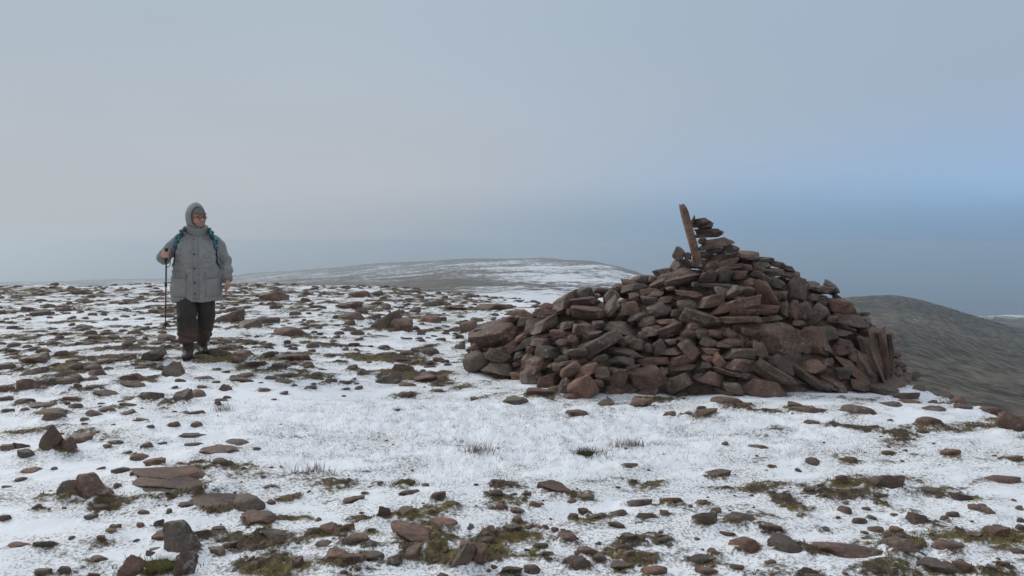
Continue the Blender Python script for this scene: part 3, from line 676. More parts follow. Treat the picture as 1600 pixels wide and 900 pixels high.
def far_sheet(name, xs, crest_d, crest_y, foot_d, foot_y, mat, snow_fn, fall, rough, nth=260, nr=200, g=1.0, back=3.0):
    th = np.linspace(px_theta(xs[0]), px_theta(xs[-1]), nth)
    pxs = 800 + F_PX * np.tan(th)
    cd, cy = np.interp(pxs, xs, crest_d), np.interp(pxs, xs, crest_y)
    ker = np.ones(9) / 9
    cy = np.convolve(np.pad(cy, 4, 'edge'), ker, 'valid'); cd = np.convolve(np.pad(cd, 4, 'edge'), ker, 'valid')
    fd, fy = np.interp(pxs, xs, foot_d), np.interp(pxs, xs, foot_y)
    P = np.zeros((nth, nr, 3)); S = np.zeros((nth, nr))
    t = np.linspace(0, 1.6, nr)
    for i in range(nth):
        d = fd[i] * (cd[i] / fd[i]) ** np.minimum(t, 1) * np.where(t > 1, 1 + (t - 1) * back, 1)
        yy = fy[i] + (cy[i] - fy[i]) * np.minimum(t, 1) ** g
        dep = d * math.cos(th[i])
        z = CAM_Z - (yy - EYE_Y) / F_PX * np.minimum(dep, cd[i] * math.cos(th[i]))
        z = z - fall * np.maximum(d - cd[i], 0)
        x, y = d * math.sin(th[i]), d * math.cos(th[i])
        z = z + rough * d * fbm(x * .012, y * .012, 1.3, 4) * sstep(t, 0, .15) + rough * 0.25 * d * fbm(x * .08, y * .08, 4.3, 3)
        P[i, :, 0], P[i, :, 1], P[i, :, 2] = x, y, z
        S[i] = snow_fn(pxs[i], t, x, y)
    me = grid_mesh(name, P)
    me.attributes.new('snow', 'FLOAT', 'POINT').data.foreach_set('value', S.reshape(-1).astype(np.float32))
    o = obj(name, me, mat)
    return tag(o, kind='structure')


def ridge_snow(px, t, x, y):
    s = 0.46 + 0.46 * sstep(t, .30, .0)                     # the snow-filled hollow
    s = s + 0.10 * sstep(px, 640, 860) * sstep(t, .98, .85) - 0.28 * sstep(t, .93, 1.0)
    s = s - 0.20 * np.exp(-((t - .48) / .13) ** 2) * sstep(px, 830, 640)
    return s + 0 * t
far_sheet('hill', [-900, 0, 360, 560, 700, 850, 950, 1010, 1060, 1150, 1260], [2200, 1900, 1500, 1150, 850, 680, 560, 500, 460, 430, 420],
          [446, 442, 431, 414, 405, 403, 410, 430, 452, 500, 560], [110] * 11, [478, 476, 476, 476, 477, 478, 482, 490, 510, 560, 600], M_RIDGE, ridge_snow, 0.35, 0.0016, nth=340)['label'] = 'broad snow-streaked ridge fading into mist beyond the plateau'


def hill_snow(px, t, x, y):
    return 0.27 + 0.13 * sstep(t, .85, 1.0) + 0.10 * sstep(t, .45, .95) * sstep(px, 1330, 1480) + 0 * t
far_sheet('hill', [1120, 1250, 1320, 1400, 1450, 1530, 1600, 1700, 1900, 2300], [300, 320, 330, 350, 365, 390, 410, 430, 470, 500],
          [520, 482, 464, 461, 471, 496, 514, 540, 590, 640], [70] * 10, [720] * 10, M_HILL, hill_snow, 0.4, 0.0022, nth=300, g=0.9)['label'] = 'dark heather hillside below the summit on the right'
far_sheet('hill', [1380, 1460, 1540, 1600, 1700, 1900, 2300], [700, 720, 740, 760, 800, 850, 900], [520, 503, 493, 492, 496, 510, 540],
          [380] * 7, [560] * 7, M_HILL, lambda px, t, x, y: 0.42 + 0.25 * sstep(t, .8, 1.0) + 0 * t, 0.4, 0.0012, nth=160, nr=120)['label'] = 'farther low ridge with a strip of snow at the right edge'

m, t, b = new_mat('sea_water')
b.inputs['Base Color'].default_value = (0.012, 0.035, 0.06, 1)
b.inputs['Roughness'].default_value = 0.18
pos = t.node('ShaderNodeNewGeometry').outputs['Position']
bump(t, b, t.noise(t.scale(pos, (.02, .05, .05)), 3.0, 5.0, 0.6), 0.5, 2.0)
SEA_Z, SEA_R = -170.0, 26000.0
ang = np.linspace(0, 2 * math.pi, 97)[:-1]
sea_v = [(0, 0, SEA_Z)]
sea_f = []
rings = [600, 3000, 9000, SEA_R]
for R_ in rings:
    sea_v += [(R_ * math.cos(q), R_ * math.sin(q), SEA_Z) for q in ang]
for j in range(96):
    k = (j + 1) % 96
    sea_f.append((0, 1 + j, 1 + k))
    for i in range(len(rings) - 1):
        sea_f.append((1 + i * 96 + j, 1 + (i + 1) * 96 + j, 1 + (i + 1) * 96 + k, 1 + i * 96 + k))
tag(obj('sea', mesh_from('sea', sea_v, sea_f), m), 'blue sea far below, blurred into the haze', kind='structure')

# ------------------------------------------------------------------ stones on the ground
def project(p):
    d = np.array(p) - np.array([0, 0, CAM_Z])
    dz = d[1] * math.cos(PITCH) - d[2] * math.sin(PITCH)
    up = d[1] * math.sin(PITCH) + d[2] * math.cos(PITCH)
    return 800 + F_PX * d[0] / dz, 450 - F_PX * up / dz


import re
_CUT = re.compile(r',| (in|on|at|with|beside|below|alone|lying|standing|near|right|left|sticking|touching|just|between|running|among|low|showing|tucked|leaning|attached|two|close|far|above|stones) ')


def nick(label):
    return _CUT.split(label)[0].strip()


INDIVIDUALS = []        # (object, px, py, width m, given label, mossy, height ratio)
for s in LANDED:
    w_, h_, a = s['w'], s['h'], s['a']
    x, y = s['p'][0], s['p'][1]
    standing = abs(a) > 33 and s['ph'] > 18
    big = s['pw'] > 36
    if standing:
        if s['pw'] > 45:
            kind = 'peak'
            size = (w_ * 1.05, w_ * .75, h_ * 1.5)
            M3 = Euler((random.uniform(-.1, .1), -rad(a) * .45, random.uniform(-.3, .3))).to_matrix()
            zc = gz(x, y) + h_ * .22
        else:
            kind = 'block'
            size = (max(w_, h_) * 1.35, max(w_, h_) * .6, min(w_, h_) * .95)
            M3 = Euler((random.uniform(-.2, .2), -rad(a if a < 60 else a - 8), random.uniform(-.3, .3))).to_matrix()
            zc = gz(x, y) + h_ * 0.30
    else:
        psi = math.atan2(math.tan(rad(a)), s['slope'])
        psi = max(-1.2, min(1.2, psi)) * 0.85 + random.uniform(-.12, .12)
        L = w_ / math.sqrt(math.cos(psi) ** 2 + (math.sin(psi) * s['slope']) ** 2) * (0.94 if abs(psi) > .3 else 1)
        L = min(L, w_ * 1.5) * 1.10
        dep = L * random.uniform(.52, .72)
        top = h_ - dep * s['slope'] * .65
        hz = max(top, 0.30 * h_, 0.022)
        kind = 'slab' if s['moss'] == 2 else random.choice(['slab', 'slab', 'block', 'round'])
        size = (L, dep, hz * 2.4)
        M3 = Euler((random.uniform(-.12, .12), random.uniform(-.10, .10), psi)).to_matrix()
        zc = 0
        y = y + dep * .30
        zc = gz(x, y) - hz * 0.34
        if s['moss'] == 2:
            M3 = Euler((.09, rad(5), psi)).to_matrix()
            zc = gz(x, y) - hz * 0.36
    if s['moss'] == 2:                               # beds of one rock, stepping down towards the viewer
        o = empty('layered_rock', (x, y, zc))
        bpy.context.view_layer.update()
        for q in range(5):
            off = Vector(((q - 2) * .08 * L, -q * .17 * dep, hz * (.62 - .26 * q)))
            B3 = Euler((-.04 + random.uniform(-.05, .05), rad(6) + random.uniform(-.04, .04), psi * .5 + random.uniform(-.10, .10))).to_matrix()
            place_stone('ledge', 'block', Vector((x, y, zc)) + off, (L * random.uniform(.72, .98), dep * random.uniform(.62, .85), hz * random.uniform(.80, 1.05)), B3, True, False, o)
    else:
        o = place_stone('stone', kind, (x, y, zc), size, M3, big, s['moss'] == 1)
    INDIVIDUALS.append([o, s['px'], s['py'], w_, s['label'], s['moss'] == 1, size[2] / size[0]])

SCATTER.sort(key=lambda q: -(q[2] / math.hypot(q[0], q[1])))
N_SINGLE = 300 - len(INDIVIDUALS) - 2
rest_v, rest_f, nv = [], [], 0
for i, (x, y, wd) in enumerate(SCATTER):
    hz = wd * random.uniform(.12, .30)
    yaw = random.uniform(-.6, .6) if random.random() < .7 else random.uniform(-1.6, 1.6)
    M3 = Euler((random.uniform(-.25, .25), random.uniform(-.25, .25), yaw)).to_matrix()
    size = (wd, wd * random.uniform(.45, .8), hz * 2)
    z = gz(x, y) + hz * .02
    kind = random.choice(['slab', 'slab', 'block', 'round'])
    if i < N_SINGLE:
        px, py = project((x, y, z + hz))
        if 4 < px < 1596 and 430 < py < 896:
            moss = random.random() < .35
            o = place_stone('stone', kind, (x, y, z), size, M3, False, moss)
            INDIVIDUALS.append([o, px, py, wd, 0, moss, size[2] / size[0]])
            continue
    u, f = ICO[2]
    r_ = np.random.default_rng(i)
    v = np.sign(u) * np.abs(u) ** .72 * (1 + .22 * fbm(u[:, 0] * 1.2 + i, u[:, 1] * 1.2, u[:, 2] * 1.2, 2))[:, None] * .5 * np.array(size)
    v = v @ np.array(M3).T + np.array([x, y, z])
    rest_v.append(v); rest_f += [[q + nv for q in p] for p in f]; nv += len(v)
for i in range(900):
    th_, r_ = rad(random.uniform(-40, 40)), 3.0 * (8.5 / 3.0) ** random.random()
    x, y = r_ * math.sin(th_), r_ * math.cos(th_)
    if float(bare_field(np.array(x), np.array(y))) < random.uniform(.1, .6) or (x > -.5 and y > 7.0) or r_ > np.interp(th_, _TH, _RE):
        continue
    wd = random.uniform(.012, .040)
    u, f = ICO[2]
    v = np.sign(u) * np.abs(u) ** .7 * (1 + .3 * fbm(u[:, 0] * 1.4 + i, u[:, 1] * 1.4, u[:, 2] * 1.4, 2))[:, None] * .5 * np.array([wd, wd * .7, wd * .4])
    v = v @ np.array(Euler((random.uniform(-.4, .4), random.uniform(-.4, .4), random.uniform(-3, 3))).to_matrix()).T + np.array([x, y, gz(x, y) + wd * .05])
    rest_v.append(v); rest_f += [[q + nv for q in p] for p in f]; nv += len(v)
o = obj('scattered_stones', mesh_from('scattered_stones', np.concatenate(rest_v), rest_f), M_STONE)
tag(o, 'countless small brown stones poking through the snow of the plateau', 'stones', kind='stuff')

# labels: the telling ones are written above; the others say where they lie next to one of those
named = [r for r in INDIVIDUALS if r[4]]
nicks = {}
for r in named:
    nicks.setdefault(nick(r[4]), []).append(r)
anchors = [(k, v[0]) for k, v in nicks.items() if len(v) == 1 and len(k.split()) <= 6]
ORD = ['nearest', 'second nearest', 'third nearest', 'fourth nearest', 'fifth nearest', 'sixth nearest', 'seventh nearest', 'eighth nearest', 'ninth nearest', 'tenth nearest']
slots = {}
for r in INDIVIDUALS:
    if r[4]:
        continue
    k, a = min(anchors, key=lambda q: math.hypot(q[1][1] - r[1], 1.6 * (q[1][2] - r[2])))
    dx, dy = r[1] - a[1], 1.6 * (r[2] - a[2])
    where = ('to the right of' if dx > 0 else 'to the left of') if abs(dx) > abs(dy) else ('in front of' if dy > 0 else 'behind')
    slots.setdefault((k, where), []).append((math.hypot(dx, dy), id(r), r))
for (k, where), rows in slots.items():
    rows.sort()
    for i, (_d, _i, r) in enumerate(rows):
        look = ('mossy ' if r[5] else '') + ('flat ' if r[6] < .35 else 'chunky ' if r[6] > .6 else '')
        size_w = 'small' if r[3] < .16 else 'middle-sized'
        r[4] = f"{size_w} {look}stone, {ORD[min(i, 9)]} {where} the {k}"
for r in INDIVIDUALS:
    tag(r[0], r[4], 'stone', 'stones lying in the snow')

# ------------------------------------------------------------------ the cairn
CX0, CYC = 2.0, 8.75
_SX = [-0.62, -0.50, -0.36, 0.2, 0.75, 1.5, 1.75, 2.1, 2.5, 2.9, 3.2, 3.8, 4.15, 4.35, 4.45]
_SZ = [0.0, 0.28, 0.45, 0.66, 0.90, 1.06, 1.18, 1.29, 1.34, 1.25, 1.13, 0.83, 0.62, 0.38, 0.0]
_DX = [-0.62, -0.5, 0.0, 0.37, 0.63, 1.3, 1.7, 2.3, 3.0, 3.6, 4.1, 4.45]
_DF = [0.20, 0.35, 0.65, 1.2, 1.62, 1.36, 1.36, 1.55, 1.2, 1.12, 0.95, 0.55]


def mound(x, y, shrink=0.0):
    x, y = np.asarray(x, float), np.asarray(y, float)
    S, D = np.interp(x, _SX, _SZ), np.interp(x, _DX, _DF)
    tt = np.clip(np.abs(y - CYC) / D, 0, 1)
    z = S * (1 - tt ** 1.55)
    inside = (tt < 1) & (x > -0.62) & (x < 4.45)
    return ground_macro(x, y) + np.where(inside, np.maximum(z - shrink, 0.0), -0.05)


cairn = empty('cairn', (CX0, CYC, gz(CX0, CYC)))
bpy.context.view_layer.update()
tag(cairn, 'big cairn of piled reddish-brown sandstone with an upright slab on top', 'cairn')
# dark rubble inside the pile
xs_, ys_ = np.linspace(-0.7, 4.5, 120), np.linspace(7.0, 10.6, 90)
X_, Y_ = np.meshgrid(xs_, ys_, indexing='ij')
Z_ = mound(X_, Y_, 0.17) - 0.04 + 0.05 * fbm(X_ * 6, Y_ * 6, 2.0, 3)
core = obj('rubble_core', grid_mesh('rubble_core', np.stack([X_, Y_, Z_], -1)), M_STONE, cairn)
core.matrix_parent_inverse = cairn.matrix_world.inverted()


def face_basis(px, py, tilt, yaw=0.0, lean=0.0):
    d = ray_dir(px, py)
    yv = Vector((d[0], d[1], 0)).normalized()
    base = Matrix((Vector((yv.y, -yv.x, 0)), yv, Vector((0, 0, 1)))).transposed()
    return base @ Euler((lean, -rad(tilt), yaw), 'XYZ').to_matrix()


n_cairn = 0
def cairn_stone(px, py, pw, ph, a, kind, depth_at=None):
    global n_cairn
    if depth_at is None:
        p, ok = hit_surface(px, py, mound, 5.0, 11.0, 1600)
        if not ok or p[1] > CYC + .25:
            d = ray_dir(px, py); p = d * (CYC - .12) / d[1] + np.array([0, 0, CAM_Z])
    else:
        d = ray_dir(px, py); p = d * depth_at / d[1] + np.array([0, 0, CAM_Z])
    m_px = p[1] / F_PX
    w_, h_ = pw * m_px * 1.14, ph * m_px * 1.02
    if kind == 1:
        size = (w_, max(.14, .42 * min(w_, h_)), h_)
        pk = 'block'
    elif kind == 3:                                # upended beds of bedrock
        size = (w_, .34, h_)
        pk = random.choice(['slab', 'block'])
    else:
        size = (w_, max(min(w_, h_ * 2.6), 0.12) * random.uniform(.75, 1.0), h_)
        pk = 'slab' if ph / pw < .62 else random.choice(['block', 'round', 'slab'])
    lean = random.uniform(-.16, .16) + (0.12 if kind == 1 else 0)
    M3 = face_basis(px, py, a, random.uniform(-.30, .30) if kind == 0 else random.uniform(-.1, .1), lean)
    back = size[1] * (0.30 if depth_at is None else 0.0)
    yv = M3.col[1]
    loc = Vector(p) + Vector((yv.x, yv.y, 0)) * back
    o = place_stone('stone', pk, loc, size, M3, pw > 40, False, cairn)
    n_cairn += 1
    return o


for (px, py, pw, ph, a, kind) in CAIRN_STONES:
    cairn_stone(px, py, pw, ph, a, kind)
for (px, py, pw, ph, a) in TOWER:
    cairn_stone(px, py, pw, ph, a, 0, CYC - 0.10 + random.uniform(-.02, .02))
up = place_stone('upright_slab', 'slab', (0, 0, 0), (1, 1, 1), Matrix.Identity(3), True)
pa = ray_dir(1093, 418) * (CYC - .16) / ray_dir(1093, 418)[1] + np.array([0, 0, CAM_Z])
pb = ray_dir(1066, 320) * (CYC - .16) / ray_dir(1066, 320)[1] + np.array([0, 0, CAM_Z])
axis = Vector(pb - pa)
bpy.data.objects.remove(up)
v, f = ICO[4]
n_ = fbm(v[:, 0] * 2, v[:, 1] * 2, v[:, 2] * 2, 3)
sv = np.sign(v) * np.abs(v) ** np.array([.35, .35, .22]) * (1 + .07 * n_)[:, None]
sv = sv / np.abs(sv).max(0) * np.array([.060, .040, .5 * axis.length])
sv[:, 0] *= 1.12 - 0.22 * (sv[:, 2] / axis.length + .5); sv[:, 0] += .006 * np.sin(sv[:, 2] * 9)
sv[:, 2] += np.where(sv[:, 2] > .4 * axis.length, -sv[:, 0] * .5, 0)
up = obj('upright_slab', mesh_from('upright_slab', sv, f), M_STONE_RED)
up.matrix_world = Matrix.Translation(Vector((pa + pb) / 2)) @ (axis.to_track_quat('Z', 'Y').to_matrix() @ Euler((0, 0, 0)).to_matrix()).to_4x4()
up.parent = cairn; up.matrix_parent_inverse = cairn.matrix_world.inverted()
tag(up, 'tall thin slab set upright on the summit of the cairn')
# fill: smaller stones wedged between and over the far side
k = 0
while n_cairn < 297:
    k += 1
    x = random.uniform(-.45, 4.35); D = float(np.interp(x, _DX, _DF))
    tt = random.uniform(-.98, .95)
    y = CYC + tt * D
    z = float(mound(x, y))
    wd = random.uniform(.12, .30); hh = wd * random.uniform(.24, .48)
    front = tt < -.1
    M3 = Euler((random.uniform(-.25, .25), random.uniform(-.35, .35), random.uniform(-.5, .5))).to_matrix()
    inn = (0.105 if front else 0.04)
    place_stone('stone', random.choice(['slab', 'slab', 'block']), (x, y + (inn if tt < 0 else -inn), z - inn * .8), (wd, wd * .8, hh), M3, False, False, cairn)
    n_cairn += 1
rv, rf, nv = [], [], 0
for i in range(620):
    x = random.uniform(-.45, 4.35); D = float(np.interp(x, _DX, _DF))
    tt = random.uniform(-.96, .97)
    y = CYC + tt * D
    wd = random.uniform(.10, .30) if tt > 0.1 else random.uniform(.08, .2)
    inn = 0.03 if tt > .1 else 0.15
    z = float(mound(x, y)) - inn
    u, f = ICO[2]
    size = np.array([wd, wd * random.uniform(.6, .9), wd * random.uniform(.3, .6)])
    vv = np.sign(u) * np.abs(u) ** .62 * (1 + .2 * fbm(u[:, 0] * 1.2 + i, u[:, 1] * 1.2, u[:, 2] * 1.2, 2))[:, None] * .5 * size
    M3 = Euler((random.uniform(-.3, .3), random.uniform(-.3, .3), random.uniform(-3, 3))).to_matrix()
    rv.append(vv @ np.array(M3).T + np.array([x, y - (inn * .5 if tt > 0 else -inn * .5), z])); rf += [[q + nv for q in p] for p in f]; nv += len(u)
rub = obj('rubble', mesh_from('rubble', np.concatenate(rv), rf), M_STONE, cairn)
rub.matrix_parent_inverse = cairn.matrix_world.inverted()
rub['kind'] = 'stuff'

# ------------------------------------------------------------------ turf, sprigs and tufts
def blades_mesh(name, roots, length, width, lean, cols, nseg=2):
    """many thin bent blades as one mesh with a colour per blade"""
    n = len(roots)
    ang = RNG.uniform(0, 6.283, n)
    side = np.stack([np.cos(ang), np.sin(ang), np.zeros(n)], 1)
    la = RNG.uniform(0, 6.283, n)
    ldir = np.stack([np.cos(la), np.sin(la), np.zeros(n)], 1) * lean[:, None]
    V = []
    for k in range(nseg + 1):
        s = k / nseg
        c = roots + np.array([0, 0, 1.0]) * (length * s * (1 - .25 * s * np.minimum(lean, 1)))[:, None] + ldir * (length * s * s)[:, None]
        wd = (width * (1 - s))[:, None]
        V += [c - side * wd, c + side * wd] if k < nseg else [c]
    m_ = 2 * nseg + 1
    P = np.stack(V, 1).reshape(-1, 3)
    b0 = np.arange(n) * m_
    F = []
    for k in range(nseg - 1):
        F.append(np.stack([b0 + 2 * k, b0 + 2 * k + 1, b0 + 2 * k + 3], 1)); F.append(np.stack([b0 + 2 * k, b0 + 2 * k + 3, b0 + 2 * k + 2], 1))
    F.append(np.stack([b0 + 2 * nseg - 2, b0 + 2 * nseg - 1, b0 + 2 * nseg], 1))
    F = np.concatenate(F)
    me = bpy.data.meshes.new(name)
    me.vertices.add(len(P)); me.vertices.foreach_set('co', P.reshape(-1).astype(np.float32))
    me.loops.add(len(F) * 3); me.loops.foreach_set('vertex_index', F.reshape(-1).astype(np.int32))
    me.polygons.add(len(F)); me.polygons.foreach_set('loop_start', np.arange(len(F), dtype=np.int32) * 3)
    me.update(calc_edges=True)
    ca = me.color_attributes.new('tint', 'FLOAT_COLOR', 'POINT')
    c4 = np.concatenate([np.repeat(cols, m_, 0), np.ones((n * m_, 1))], 1)
    ca.data.foreach_set('color', c4.reshape(-1).astype(np.float32))
    return me


m, t, b = new_mat('dead_turf')
t.l.new(t.node('ShaderNodeAttribute', attribute_name='tint').outputs['Color'], b.inputs['Base Color'])
b.inputs['Roughness'].default_value = 0.85
b.inputs['Specular IOR Level'].default_value = 0.15
M_BLADE = m


def lerp_cols(pal, n):
    pal = np.array(pal); k = RNG.integers(0, len(pal), n)
    return pal[k] * RNG.uniform(.65, 1.35, (n, 1))


# short moss and grass on the bare patches
cell = RR ** 2 * np.gradient(TH, axis=0) * np.gradient(np.log(RR), axis=1)
wgt = (sstep(bare, .58, .85) * cell * (RR < 16) * (RR > 2.2) * (np.abs(TH) < rad(48))).reshape(-1)
wgt = wgt / np.maximum(RR.reshape(-1), 3.5)
wgt = wgt / wgt.sum()
pick = RNG.choice(len(wgt), 70000, p=wgt)
G = np.stack([GX, GY, GZ], -1).reshape(-1, 3)
roots = G[pick] + np.concatenate([RNG.normal(0, .012, (len(pick), 2)), np.full((len(pick), 1), -.004)], 1)
keep = ~((roots[:, 0] > -.3) & (roots[:, 0] < 4.3) & (np.abs(roots[:, 1] - CYC) < .8))
roots = roots[keep]
clump = fbm(roots[:, 0] * 1.7, roots[:, 1] * 1.7, 3.3, 2)[:, None]
cols = np.where(clump > 0, lerp_cols([(.14, .115, .040), (.18, .145, .055), (.10, .090, .030)], len(roots)), lerp_cols([(.11, .080, .048), (.16, .12, .075), (.08, .062, .034)], len(roots)))
g = obj('grass', blades_mesh('grass', roots, RNG.uniform(.006, .024, len(roots)), RNG.uniform(.0015, .0035, len(roots)), RNG.uniform(.2, 1.3, len(roots)), cols), M_BLADE)
tag(g, 'short olive and brown turf and moss on bare patches between the stones', 'grass', kind='stuff')

# frosted sprigs of heather and sedge standing through the snow
sp = []
while len(sp) < 900:
    x, y = random.uniform(-3.4, 3.4), random.uniform(3.6, 7.4)
    if random.random() < float(snow_rough(np.array(x), np.array(y))) * (0.35 + 0.9 * max(0, float(fbm(x * 1.6, y * 1.6, 9.1, 2)))) + 0.012:
        for _ in range(random.randint(4, 16)):
            sp.append((x + random.gauss(0, .035), y + random.gauss(0, .035)))
        if len(sp) > 13000:
            break
while len(sp) < 13000:
    x, y = random.uniform(-3.4, 3.4), random.uniform(3.6, 7.4)
    if random.random() < float(snow_rough(np.array(x), np.array(y))):
        for _ in range(random.randint(3, 14)):
            sp.append((x + random.gauss(0, .04), y + random.gauss(0, .04)))
roots = np.array([(x, y, gz(x, y) - .004) for x, y in sp])
n = len(roots)
g = obj('heather_sprigs', blades_mesh('heather_sprigs', roots, RNG.uniform(.012, .046, n), RNG.uniform(.0008, .0016, n), RNG.uniform(.4, 1.8, n), lerp_cols([(.13, .10, .085), (.19, .155, .11), (.10, .075, .075)], n)), M_BLADE)
tag(g, 'thin dry heather and sedge sprigs sticking out of the snow', 'heather', kind='stuff')


def grass_tuft(px, py, wd, n, ln, pal, label):
    p, ok = hit_surface(px, py, ground_macro)
    x, y = p[0], p[1]
    q = RNG.normal(0, 1, (n, 2)) * np.array([wd * .32, wd * .22])
    roots = np.concatenate([q, np.full((n, 1), -.01)], 1)
    root = empty('grass_tuft', (x, y, gz(x, y)))
    o = obj('blades', blades_mesh('blades', roots, RNG.uniform(.4, 1.0, n) * ln, np.full(n, .0022), RNG.uniform(.2, 1.0, n), lerp_cols(pal, n), 3), M_BLADE, root)
    o['kind'] = 'stuff'
    if pal is DRY:
        tag(root, label, 'grass tuft', 'grass tufts in the snow')
        return
    u, f = ICO[3]
    vv = u * np.array([wd * .34, wd * .24, ln * .20]) * (1 + .2 * fbm(u[:, 0] * 2, u[:, 1] * 2, u[:, 2] * 2, 3))[:, None]
    obj('cushion', mesh_from('cushion', vv, f), M_MOSS, root)
    tag(root, label, 'grass tuft', 'grass tufts in the snow')


M_MOSS = plain_mat('moss', (0.07, 0.062, 0.02), 0.95, 70, 0.5, 0.6, 0.01, 0.1)
DARKG, OLIVE, DRY = [(.045, .043, .018), (.07, .062, .026), (.035, .034, .016)], [(.14, .115, .04), (.10, .085, .03)], [(.24, .19, .14), (.17, .13, .10)]
grass_tuft(915, 712, .21, 420, .075, DARKG, 'dark green grass tuft alone on clean snow below the cairn')
grass_tuft(348, 640, .13, 70, .11, DRY, 'sparse dry sedge tuft right of the three-boulder cluster')
grass_tuft(985, 700, .20, 170, .11, DRY, 'wispy brown heather tuft right of the dark grass tuft')
grass_tuft(748, 707, .20, 130, .11, DRY, 'wispy heather tuft in the middle of the frosted snow')
grass_tuft(485, 742, .22, 110, .09, DRY, 'thin dry grass tuft right of the big layered slab')
grass_tuft(630, 757, .15, 220, .05, OLIVE, 'olive moss clump behind the moss-topped stone in the open snow')
grass_tuft(245, 889, .26, 420, .05, OLIVE, 'bright moss cushion between two upright stones at the bottom edge')
grass_tuft(622, 645, .06, 60, .06, OLIVE, 'tiny green grass tuft in the frosted snow left of the cairn')

# ------------------------------------------------------------------ the walker
def tube(pts, radii, n=20, flat=None, caps=True):
    """a skin of rings along a path; radii may be (rx, ry) pairs"""
    pts = [Vector(p) for p in pts]
    V, F = [], []
    up_ = Vector((0, 1, 0))
    for i, p in enumerate(pts):
        tg = (pts[min(i + 1, len(pts) - 1)] - pts[max(i - 1, 0)]).normalized()
        a_ = up_ - tg * up_.dot(tg)
        if a_.length < 1e-3:
            a_ = Vector((1, 0, 0)) - tg * tg.x
        a_.normalize(); b_ = tg.cross(a_)
        up_ = a_
        rx, ry = radii[i] if isinstance(radii[i], (tuple, list)) else (radii[i], radii[i])
        for k in range(n):
            q = 2 * math.pi * k / n
            V.append(p + b_ * (math.cos(q) * rx) + a_ * (math.sin(q) * ry))
    for i in range(len(pts) - 1):
        for k in range(n):
            F.append((i * n + k, i * n + (k + 1) % n, (i + 1) * n + (k + 1) % n, (i + 1) * n + k))
    if caps:
        F.append(tuple(range(n - 1, -1, -1))); F.append(tuple(range((len(pts) - 1) * n, len(pts) * n)))
    return np.array([v[:] for v in V]), F


def smooth_path(pts, radii, sub=5):
    """Catmull-Rom through the points"""
    P = np.array(pts, float); R_ = np.array([r if isinstance(r, (tuple, list)) else (r, r) for r in radii], float)
    A = np.concatenate([P, R_], 1)
    A = np.concatenate([[2 * A[0] - A[1]], A, [2 * A[-1] - A[-2]]])
    out = []
    for i in range(1, len(A) - 2):
        for s in np.linspace(0, 1, sub, endpoint=False):
            a, b_, c, d = A[i - 1], A[i], A[i + 1], A[i + 2]
            out.append(.5 * (2 * b_ + (c - a) * s + (2 * a - 5 * b_ + 4 * c - d) * s * s + (3 * b_ - a - 3 * c + d) * s ** 3))
    out.append(A[-2]); out = np.array(out)
    return [tuple(v[:3]) for v in out], [tuple(np.maximum(v[3:], .001)) for v in out]


def ball(c, r, rot=None, sub=3):
    u, f = ICO[sub]
    v = u * np.array(r)
    if rot is not None:
        v = v @ np.array(Euler(rot).to_matrix()).T
    return v + np.array(c), [list(q) for q in f]


def fuse(name, pieces, voxel, smooth_n, mat, parent, disp=None):
    """join overlapping volumes into one continuous skin"""
    V, F, n = [], [], 0
    for v, f in pieces:
        V.append(v); F += [[q + n for q in p] for p in f]; n += len(v)
    me = mesh_from(name + '_raw', np.concatenate(V), F)
    o = bpy.data.objects.new(name + '_raw', me); COL.objects.link(o)
    r = o.modifiers.new('r', 'REMESH'); r.mode = 'VOXEL'; r.voxel_size = voxel; r.use_smooth_shade = True
    s = o.modifiers.new('s', 'SMOOTH'); s.factor = .5; s.iterations = smooth_n
    dg = bpy.context.evaluated_depsgraph_get(); dg.update()
    out = bpy.data.meshes.new_from_object(o.evaluated_get(dg)); out.name = name
    bpy.data.objects.remove(o)
    co = np.zeros(len(out.vertices) * 3, np.float32); out.vertices.foreach_get('co', co); co = co.reshape(-1, 3).astype(float)
    if disp is not None:
        no = np.zeros(len(out.vertices) * 3, np.float32); out.vertices.foreach_get('normal', no); no = no.reshape(-1, 3)
        co = co + no * disp(co)[:, None]
        out.vertices.foreach_set('co', co.reshape(-1).astype(np.float32)); out.update()
    out.polygons.foreach_set('use_smooth', np.ones(len(out.polygons), bool))
    out.materials.clear(); out.materials.append(mat)
    return obj(name, out, None, parent), co


_f, _ok = hit_surface(289, 558, ground_fine)
PY = float(_f[1]) + .17
PX = (303.0 - 800) / F_PX * PY
PS = PY / 8.42 * .985
pz = min(gz(PX - .08, PY - .17), gz(PX + .07, PY + .14)) + .006
print('walker at', PX, PY, pz)
person = empty('person', (PX, PY, pz))
tag(person, 'man in grey hooded parka and dark muddy trousers walking with a trekking pole', 'person')
YAW = math.atan2(PX, PY)
person.rotation_euler = (0, 0, -YAW * 1.0)
person.scale = (PS, PS, PS)
bpy.context.view_layer.update()

